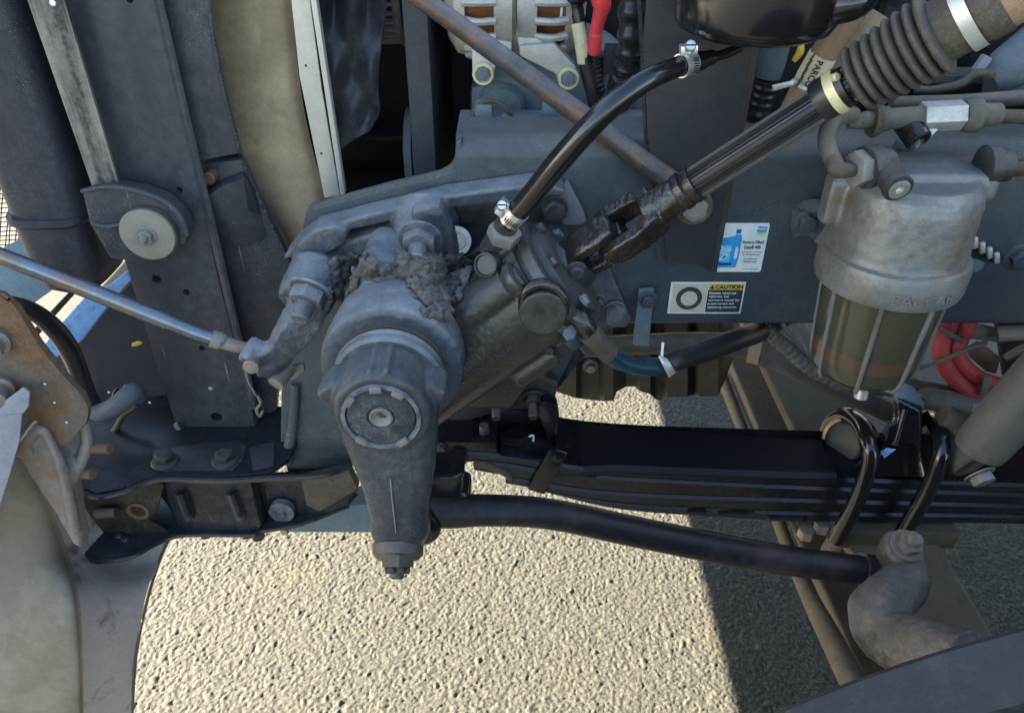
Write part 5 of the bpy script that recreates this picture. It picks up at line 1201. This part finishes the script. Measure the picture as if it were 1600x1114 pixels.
axle = thing('front_axle', 'dusty khaki forged front axle beam crossing under the truck', 'axle', (.57, 1.0, .33))
AZ = .395
def apt(u, v, z): return PZ(u, v, z)
xa, xb = .455, .655
def abeam(x0_, x1_, z0_, z1_, y0_, y1_): return box(((x0_+x1_)/2, (y0_+y1_)/2, (z0_+z1_)/2), (x1_-x0_, y1_-y0_, z1_-z0_), .006)
part('top_flange', fuse(G().add(abeam(.515, .655, .425, .450, .55, 2.2)), .004, 2), M['khaki'], axle)
part('web', abeam(.565, .60, .34, .43, .56, 2.2), M['khaki'], axle)
part('bottom_flange', fuse(G().add(abeam(.50, .655, .315, .345, .55, 2.2)), .004, 2), M['khaki'], axle)
part('spring_seat', abeam(.50, .68, .44, .475, .82, .96), M['brown'], axle)
part('side_lip', tube([(1128, 590, 1.45, 9), (1195, 760, 1.08, 9), (1250, 900, .84, 12), (1300, 1000, .70, 18), (1340, 1080, .60, 20), (1400, 1180, .52, 20)], seg=12), M['khaki'], axle)
for (u, v) in ((1258, 838), (1283, 828)):
    p_ = PZ(u, v, .45); part('seat_bolt', hexprism(p_, UP, .013, .016), M['castalu'], axle)

sa2 = thing('steering_arm', 'curved dusty cast steering arm joining the drag link by the tyre', 'steering arm', P(1400, 1000, .66))  # this is the cast steering arm that takes the drag link
part('arm', roughen(fuse(G().add(closed(tube([(1405, 858, .70, 30), (1412, 880, .69, 28), (1418, 905, .665, 34), (1396, 928, .645, 40), (1372, 955, .625, 44), (1385, 990, .60, 46), (1430, 1010, .56, 46), (1520, 1030, .50, 44)], per=6, seg=20))).add(closed(lathe(P(1405, 862, .70), Vector((0, -.3, 1)), [(-.03, .024), (.012, .026), (.018, .022)], 24))), .003, 5), .0022, 55), mat('arm_casting', (.060, .062, .066), .5, dust=(.22, .195, .16), amt=.85, top=.5, scale=9, bump=.6, bscale=300, alt=(.016, .017, .021), altamt=.75, altscale=15, speck=1.2), sa2, ang=60)
bolt(sa2, P(1416, 852, .685), .016, M['greyhose'], ax=Vector((.1, -.4, .9)), washer=1.3, h=.014, stud=.010, name='nut')

# ---- pipes, looms and red hoses below the rail
ep = thing('clamped_pipe', 'dusty tan pipe with a band clamp crossing below the frame rail', 'pipe', P(1200, 560, 1.12))
part('pipe', tube([(840, 548, 1.15, 16), (960, 540, 1.14, 16), (1080, 536, 1.13, 17), (1160, 541, 1.12, 19), (1215, 556, 1.10, 22), (1290, 598, 1.08, 17), (1380, 640, 1.06, 16), (1480, 690, 1.05, 16)], seg=18), M['greyhose'], ep)
part('band_clamp', tube([(1172, 543, 1.118, 24), (1190, 547, 1.11, 24)], per=2, seg=24), M['tan'], ep)
part('band_clamp', tube([(1192, 548, 1.108, 26), (1203, 552, 1.105, 26)], per=2, seg=24), M['greyhose'], ep)
cl = thing('split_loom', 'grey corrugated split loom running down behind the fuel filter', 'wiring loom', P(1300, 590, 1.0))
part('loom', tube([(1188, 508, .985, 11), (1225, 540, .98, 11), (1270, 578, .975, 11), (1330, 603, .97, 10), (1400, 610, .975, 10)], per=22, seg=12, wave=lambda i, r: r*(1.08 if i % 4 < 2 else .92)), M['greyhose'], cl)
part('wire', tube([(1222, 505, 1.0, 4), (1245, 540, .99, 4), (1262, 560, .985, 4)], seg=8), M['castalu'], cl)
part('wire', tube([(1236, 505, 1.01, 4), (1256, 535, 1.0, 4), (1272, 570, .99, 4)], seg=8), M['castalu'], cl)
rb1 = thing('red_air_hose', 'outer of two looping red air hoses under the rail', 'air hose', P(1480, 580, 1.0))
part('hose', tube([(1490, 490, 1.02, 13), (1477, 520, 1.0, 13), (1470, 550, .99, 13), (1484, 582, .985, 13), (1512, 608, .98, 13), (1550, 618, .98, 12), (1620, 622, .98, 12), (1720, 620, .98, 12)], seg=16), M['redhose'], rb1)
rb2 = thing('red_air_hose', 'inner red air hose nested within the larger red loop', 'air hose', P(1510, 560, 1.0))
part('hose', tube([(1518, 492, 1.02, 12), (1505, 522, 1.0, 12), (1496, 545, .99, 12), (1504, 568, .985, 12), (1530, 590, .98, 12), (1570, 601, .98, 11), (1640, 600, .98, 11), (1720, 598, .98, 11)], seg=16), M['redhose'], rb2)
tie = thing('cable_tie', 'grey plastic tie strapping the red air hoses beside the shock absorber', 'cable tie', P(1545, 610, .96))
part('tie', slab([P(1538, 590, .958), P(1550, 590, .958), P(1544, 622, .958), P(1531, 620, .958)], .005), M['greyhose'], tie)
tie2 = thing('cable_tie', 'grey plastic tie round the red air hoses just under the rail', 'cable tie', P(1485, 530, .98))
part('tie', slab([P(1462, 513, .985), P(1470, 510, .985), P(1508, 532, .975), P(1504, 540, .975)], .005), M['greyhose'], tie2)
wr = thing('thin_cable', 'thin grey cable slung from the filter bowl past the red hoses', 'cable', P(1450, 572, .93))
part('cable', tube([(1375, 588, .90, 3), (1410, 583, .92, 3), (1460, 568, .95, 3), (1510, 546, .955, 3.5), (1540, 535, .97, 4)], seg=8), M['greyhose'], wr)
ex = thing('rusty_heat_shield', 'rusty tan bracket plate behind the red hoses', 'bracket', P(1530, 560, 1.05))
part('plate', plate([(1512, 545), (1530, 535), (1545, 545), (1564, 560), (1556, 585), (1540, 580), (1515, 558)], 1.05, .006, .001), M['rust'], ex)
part('hoop', tube([(1552, 590, 1.03, 5), (1560, 600, 1.03, 5), (1585, 605, 1.03, 6), (1640, 590, 1.03, 6)], seg=10), M['greyhose'], ex)
gp1 = thing('grey_pipe', 'stubby grey pipe just above the rusty bracket plate', 'pipe', P(1540, 520, 1.03))
part('pipe', tube([(1500, 514, 1.03, 13), (1540, 520, 1.03, 12), (1570, 526, 1.03, 10)], seg=12), M['greyhose'], gp1)
gp2 = thing('grey_pipe', 'pale grey pipe running along under the rail', 'pipe', P(1600, 520, 1.0))
part('pipe', tube([(1560, 522, 1.01, 12), (1600, 520, 1.0, 12), (1720, 515, 1.0, 12)], seg=12), M['castalu'], gp2)
gp3 = thing('grey_pipe', 'thin grey pipe slanting up behind the red air hoses', 'pipe', P(1610, 540, 1.04))
part('pipe', tube([(1570, 560, 1.04, 6), (1610, 540, 1.04, 6), (1700, 520, 1.04, 6)], seg=10), M['greyhose'], gp3)
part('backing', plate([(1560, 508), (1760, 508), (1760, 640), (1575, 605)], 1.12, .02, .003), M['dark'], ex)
ab = thing('hose_coupling', 'dusty hose coupling with blue hose beneath the red air hoses', 'coupling', P(1500, 630, .98))
part('barrel', tube([(1440, 620, .97, 16), (1450, 624, .97, 18), (1505, 632, .97, 17), (1510, 633, .97, 12)], per=3, seg=18), M['greyhose'], ab)
part('nut', hexprism(P(1508, 632, .97), (1, 0, -.08), .015, .022), M['castalu'], ab)
part('blue_hose', tube([(1530, 640, .97, 12), (1600, 648, .97, 12), (1720, 655, .97, 12)], per=12, seg=12, wave=lambda i, r: r*(1.06 if i % 2 else .95)), M['bluehose'], ab)
al1 = thing('air_line', 'brown air line above the dusty hose coupling', 'pipe', P(1450, 610, 1.0))
part('line', tube([(1400, 600, 1.0, 14), (1450, 610, 1.0, 14), (1540, 622, 1.0, 12)], seg=12), M['brown'], al1)
al2 = thing('air_line', 'brown air line below the dusty hose coupling', 'pipe', P(1500, 655, .98))
part('line', tube([(1440, 645, .98, 14), (1500, 655, .98, 13), (1560, 665, .98, 13), (1720, 690, .98, 13)], seg=12), M['brown'], al2)
hg2 = thing('transmission_crossmember', 'grimy brown crossmember in the dark behind the red hoses', 'crossmember', (.75, 1.3, .62))
part('beam', box((.85, 1.42, .60), (.5, .07, .05), .004), M['brown'], hg2)
part('bracket_leg', box((.74, 1.36, .52), (.02, .02, .16), .003), M['brown'], hg2)

# ================================================================== TYRE
ty = thing('truck_wheel', 'grey black truck wheel with broad tyre tread beside the axle', 'wheel', (.50, .10, 0))
TC = Vector((.509, .14, .514)); TR = .500
cross = [(-.155, .60), (-.165, .80), (-.158, .93), (-.150, .985), (-.142, 1.004), (-.100, 1.016), (-.096, .985), (-.088, .985), (-.084, 1.022), (-.030, 1.026), (-.026, .99), (-.018, .99), (-.014, 1.027), (.014, 1.027), (.018, .99), (.026, .99), (.030, 1.026), (.084, 1.022), (.088, .985), (.096, .985), (.100, 1.016), (.142, 1.004), (.150, .985), (.158, .93), (.166, .80), (.155, .60)]
rings = []
for k in range(160):
    th = 2*math.pi*k/160; rings.append([TC+Vector((math.cos(th)*r*TR, y, math.sin(th)*r*TR)) for y, r in cross])
rings.append(rings[0])
part('tyre', loft(rings, cap=False, close=False), M['tyre'], ty, ang=30)
part('rim', lathe(TC+Vector((0, -.12, 0)), (0, 1, 0), [(0, .10), (0, .27), (.02, .30), (.22, .30), (.24, .29), (.24, .12)], 48), M['castalu'], ty)
# ================================================================== FRONT CROSSMEMBER (lower left)
SHZ = PZ(300, 745, .58).z
cm = thing('front_crossmember', 'black pressed steel front crossmember with two bolts in its top flange', 'crossmember', (-.38, .95, .39))
FY0 = P(300, 745, .835).y
zt_ = P(300, 745, FY0).z
def top(u, v): return PZ(u, v, zt_)
top_out = [(118, 756), (150, 770), (190, 762), (232, 746), (262, 742), (350, 744), (420, 738), (452, 716), (470, 680), (470, 640), (300, 610), (120, 640), (95, 690), (108, 730)]
part('top_flange', prism([top(u, v) for u, v in top_out], (0, 0, -.008), .002), M['black'], cm)
part('front_lip', tube3([tuple(top(u, v)+Vector((0, 0, -.006)))+(.005,) for u, v in ((118, 756), (150, 772), (190, 764), (232, 748), (262, 744), (350, 746), (420, 742), (500, 738), (545, 725))], per=6, seg=8), M['black'], cm)
part('raised_pad', prism([top(u, v)+Vector((0, 0, .003)) for u, v in ((240, 705), (330, 692), (376, 690), (385, 700), (380, 720), (365, 736), (255, 738), (238, 728))], (0, 0, -.004), .0012), mat('dusty_pad', (.012, .013, .018), .22, dust=(.16, .155, .16), amt=.9, top=.25, scale=16, bump=.05), cm)
part('pad', prism([top(u, v)+Vector((0, 0, .0015)) for u, v in ((390, 700), (430, 690), (428, 728), (395, 735))], (0, 0, -.003), .001), M['panel'], cm)
for u, v in ((259, 724), (353, 722)):
    part('washer', lathe(top(u, v)+Vector((0, 0, .003)), UP, [(0, .0195), (.002, .0195), (.003, .0185), (.003, .011)], 28), M['darkbolt'], cm)
    bolt(cm, top(u, v)+Vector((0, 0, .005)), .0145, M['darkbolt'], ax=UP, washer=1.15, h=.010)
# vertical web below the flange, with pressed slots
WY = FY0+.03
part('lower_web', plate([(140, 770), (232, 752), (262, 748), (550, 738), (560, 765), (540, 790), (470, 815), (410, 828), (285, 832), (262, 790), (250, 775), (200, 800), (150, 820)], WY+.03, .008, .002), M['black'], cm)
part('slotted_block', plate([(254, 752), (392, 752), (402, 800), (410, 822), (396, 834), (290, 838), (276, 822), (262, 786)], WY-.006, .03, .006), M['black'], cm)
for u, v, du, dv in ((282, 772, 14, 36), (362, 772, 14, 36)):
    part('pressed_slot', tube([(u, v-4, WY-.008, 9), (u+du, v+dv, WY-.008, 9)], per=4, seg=12), M['panel'], cm)
    part('slot_shade', tube([(u+1, v-2, WY-.0135, 5), (u+du-1, v+dv-3, WY-.0135, 5)], per=4, seg=10), M['dark'], cm)  # dark bar laid on the surface stands in for shade in the slot
zl_ = P(300, 838, WY-.02).z
def low(u, v): return PZ(u, v, zl_)
part('bottom_flange', prism([low(u, v) for u, v in ((128, 800), (128, 850), (140, 868), (156, 874), (205, 866), (240, 848), (268, 836), (300, 832), (390, 832), (408, 826), (470, 815), (540, 790), (560, 770), (440, 760), (230, 760))], (0, 0, -.008), .002), M['black'], cm)
part('flange_edge', tube3([tuple(low(u, v)+Vector((0, 0, -.003)))+(.004,) for u, v in ((128, 850), (140, 869), (156, 875), (205, 867), (240, 849), (268, 837), (300, 833), (390, 833), (408, 827), (470, 816), (545, 788))], per=6, seg=8), M['black'], cm)
part('end_gusset', plate([(116, 766), (180, 770), (240, 752), (256, 758), (246, 796), (232, 812), (262, 830), (205, 860), (152, 868), (132, 850)], FY0+.018, .006, .001), mat('gusset_grime', (.018, .015, .012), .35, dust=(.08, .062, .042), amt=.7, top=.2, scale=14, bump=.3, speck=1.5), cm)
part('bolt_recess', lathe(P(216, 798, FY0+.018), NEG_Y, [(-.01, .017), (.002, .017), (.002, .012), (-.002, .010)], 24), M['rust'], cm)
part('thread_stud', tube([(150, 802, FY0+.005, 9), (182, 800, FY0+.005, 8)], per=10, seg=12, wave=lambda i, r: r*(1.06 if i % 2 else .94)), M['brown'], cm)
for u, v in ((312, 838), (378, 838), (395, 842)):
    part('underside_nut', hexprism(low(u, v)+Vector((0, 0.02, -.006)), (0, 0, -1), .011, .012), M['darkbolt'], cm)
for k, (u, v) in enumerate(((186, 836), (200, 828), (196, 842), (232, 800), (438, 800))):
    part('pressed_dimple', lathe(PZ(u, v, zl_+.0005), UP, [(-.002, .007), (.002, .005), (.003, .002)], 14), M['panel'], cm)
tow = thing('tow_hook_plate', 'dusty dark cast rib between crossmember and pitman arm', 'gusset', P(500, 760, .87))
part('rib', prism([P(470, 752, WY-.004), P(545, 735, WY-.004), P(560, 765, WY-.004), P(500, 800, WY-.004), P(478, 790, WY-.004)], (0, .02, 0), .004), M['brown'], tow)
part('wear_boss', lathe(P(440, 800, WY+.015), NEG_Y, [(-.01, .020), (.002, .020), (.003, .007), (.006, .006)], 28), M['cast'], tow)
bl_ = thing('cooler_beam', 'blue grey square beam under the crossmember beside lit asphalt', 'beam', P(500, 815, 1.0))
part('beam', prism([P(440, 800, .99), P(600, 785, .99), P(600, 832, .99), P(452, 832, .99)], (0, .05, 0), .003), M['bluegrey'], bl_)
part('notch', box(P(446, 826, .985), (.012, .02, .012), .001), M['tan'], bl_)

sk = thing('inner_skirt', 'dark sheet metal skirt behind the black hose', 'panel', P(200, 600, 1.08))
part('sheet', slab([P(88, 560, 1.10), P(130, 532, 1.12), P(175, 475, 1.15), P(215, 430, 1.16), P(290, 430, 1.16), P(330, 640, 1.02), P(120, 690, .98), P(70, 640, 1.02)], .006, .001), M['dark'], sk)
part('yellow_chip', slab([P(205, 537, 1.09), P(215, 533, 1.09), P(223, 535, 1.09), P(218, 540, 1.09), P(207, 542, 1.09)], .002, .0004), M['yellow'], sk)
for u, v in ((170, 613), (234, 629), (213, 645)):
    part('paint_chip', lathe(P(u, v, 1.0), NEG_Y, [(0, .0022), (.0006, .0014)], 9), M['chalk'], sk)

rb = thing('rusty_bracket', 'rust stained steel hinge plate with bolts beside the bumper', 'bracket', P(80, 690, .74))
part('plate', plate([(-160, 430), (-40, 452), (0, 462), (24, 482), (60, 540), (100, 590), (128, 620), (137, 640), (133, 662), (112, 690), (92, 702), (60, 660), (30, 650), (-30, 690), (-160, 700)], .735, .012, .003), M['rust'], rb)
part('edge_band', sheet([[(0, 460, .734), (24, 480, .734), (60, 538, .734), (100, 588, .734), (128, 618, .734), (138, 642, .734), (133, 664, .734)], [(8, 466, .775), (30, 486, .775), (64, 540, .775), (104, 588, .775), (132, 617, .775), (142, 640, .775), (138, 660, .775)]], .003, 4), M['rust'], rb)
for u, v in ((4, 532), (12, 604)):
    part('bolt', lathe(P(u-14, v-2, .735), Vector((.35, -.9, 0)), [(0, .018), (.012, .018), (.014, .013), (.034, .012), (.036, .009)], 20), M['castalu'], rb)
for u, v in ((85, 629), (104, 660), (70, 600)):
    part('paint_chip', lathe(P(u, v, .7345), NEG_Y, [(0, .0014), (.0006, .0008)], 8), M['chalk'], rb)
fp2 = thing('grey_side_flap', 'lilac grey plastic flap folded over the rusty hinge plate', 'flap', P(20, 760, .70))
part('upper_fold', slab([P(-120, 640, .70), P(0, 632, .705), P(36, 605, .71), P(46, 614, .71), P(44, 636, .708), P(36, 646, .705), P(0, 652, .70), P(-120, 668, .695)], .004, .0008), M['lilac'], fp2)
part('lower_panel', slab([P(-120, 664, .694), P(0, 650, .699), P(34, 646, .704), P(30, 690, .70), P(14, 745, .69), P(0, 790, .685), P(-30, 880, .67), P(-120, 900, .66)], .004, .0008), M['lilac'], fp2)
ca = thing('cast_arm', 'pale grey cast arm running down beside the bumper end', 'cast arm', P(120, 860, .74))
g = G()
g.add(prism([P(u, v, .735) for u, v in ((24, 712), (34, 680), (52, 666), (72, 676), (84, 708), (104, 730), (116, 745), (114, 770), (128, 862), (112, 850), (80, 795), (45, 745))], (0, .03, 0), .006, 3))
g.add(closed(loft([[P(u, v, Y) for u, v, Y in r] for r in ([(96, 700, .76), (128, 655, .76), (141, 690, .76), (118, 742, .76)], [(90, 705, .79), (126, 658, .79), (139, 692, .79), (116, 744, .79)])])))
g.add(closed(tube([(130, 660, .757, 9), (137, 690, .757, 9), (124, 726, .752, 10), (112, 745, .745, 12)], seg=12)))
g.add(closed(tube([(34, 700, .735, 10), (62, 670, .732, 8), (84, 700, .732, 8), (100, 745, .732, 9), (118, 830, .735, 9)], seg=12)))
part('arm', roughen(fuse(g, .0026, 4), .0008, 100), M['castalu'], ca, ang=60)
part('boss', lathe(P(35, 702, .733), NEG_Y, [(-.005, .014), (.003, .013), (.0035, .008)], 24), M['castalu'], ca)
def stud(u0_, v0_, u1__, v1__, Y, r):
    g = tube([(u0_, v0_, Y, r), (u1__, v1__, Y-.01, r)], per=18, seg=14, wave=lambda i, q: q*(1.06 if i % 2 else .93)); return g
part('threaded_stud', stud(138, 700, 172, 701, .76, 8), M['rust'], ca)
part('threaded_stud', stud(116, 740, 145, 741, .755, 8), M['rust'], ca)
bh = thing('brake_hose', 'black rubber hose bending to an upturned end fitting', 'hose', P(160, 640, .93))
part('hose', tube([(-40, 468, .86, 13), (25, 476, .88, 13), (60, 492, .90, 14), (88, 517, .92, 15), (108, 546, .93, 15), (122, 578, .93, 14), (134, 612, .928, 14), (148, 642, .925, 14)], per=8, seg=18), M['rubber'], bh)
part('fitting', tube([(143, 636, .925, 14), (156, 644, .92, 15), (175, 638, .92, 15), (196, 622, .925, 15), (208, 612, .935, 14), (217, 620, .95, 12)], per=7, seg=18), M['wrap'], bh)
part('end_ring', lathe(P(144, 645, .918), Vector((-.5, -.3, -.8)), [(-.003, .011), (.003, .011)], 16), M['alu'], bh)
part('lever', slab([P(160, 692, .93), P(186, 650, .95), P(205, 628, .955), P(216, 636, .95), P(205, 642, .95), P(192, 652, .945), P(172, 690, .93)], .008, .002), M['brown'], bh)
for k in range(3):
    part('wire', tube([(176+6*k, 620-6*k, .96, 2), (182+8*k, 608-3*k, .955, 2), (194+6*k, 610+2*k, .96, 2)], seg=6), M['galv'], bh)
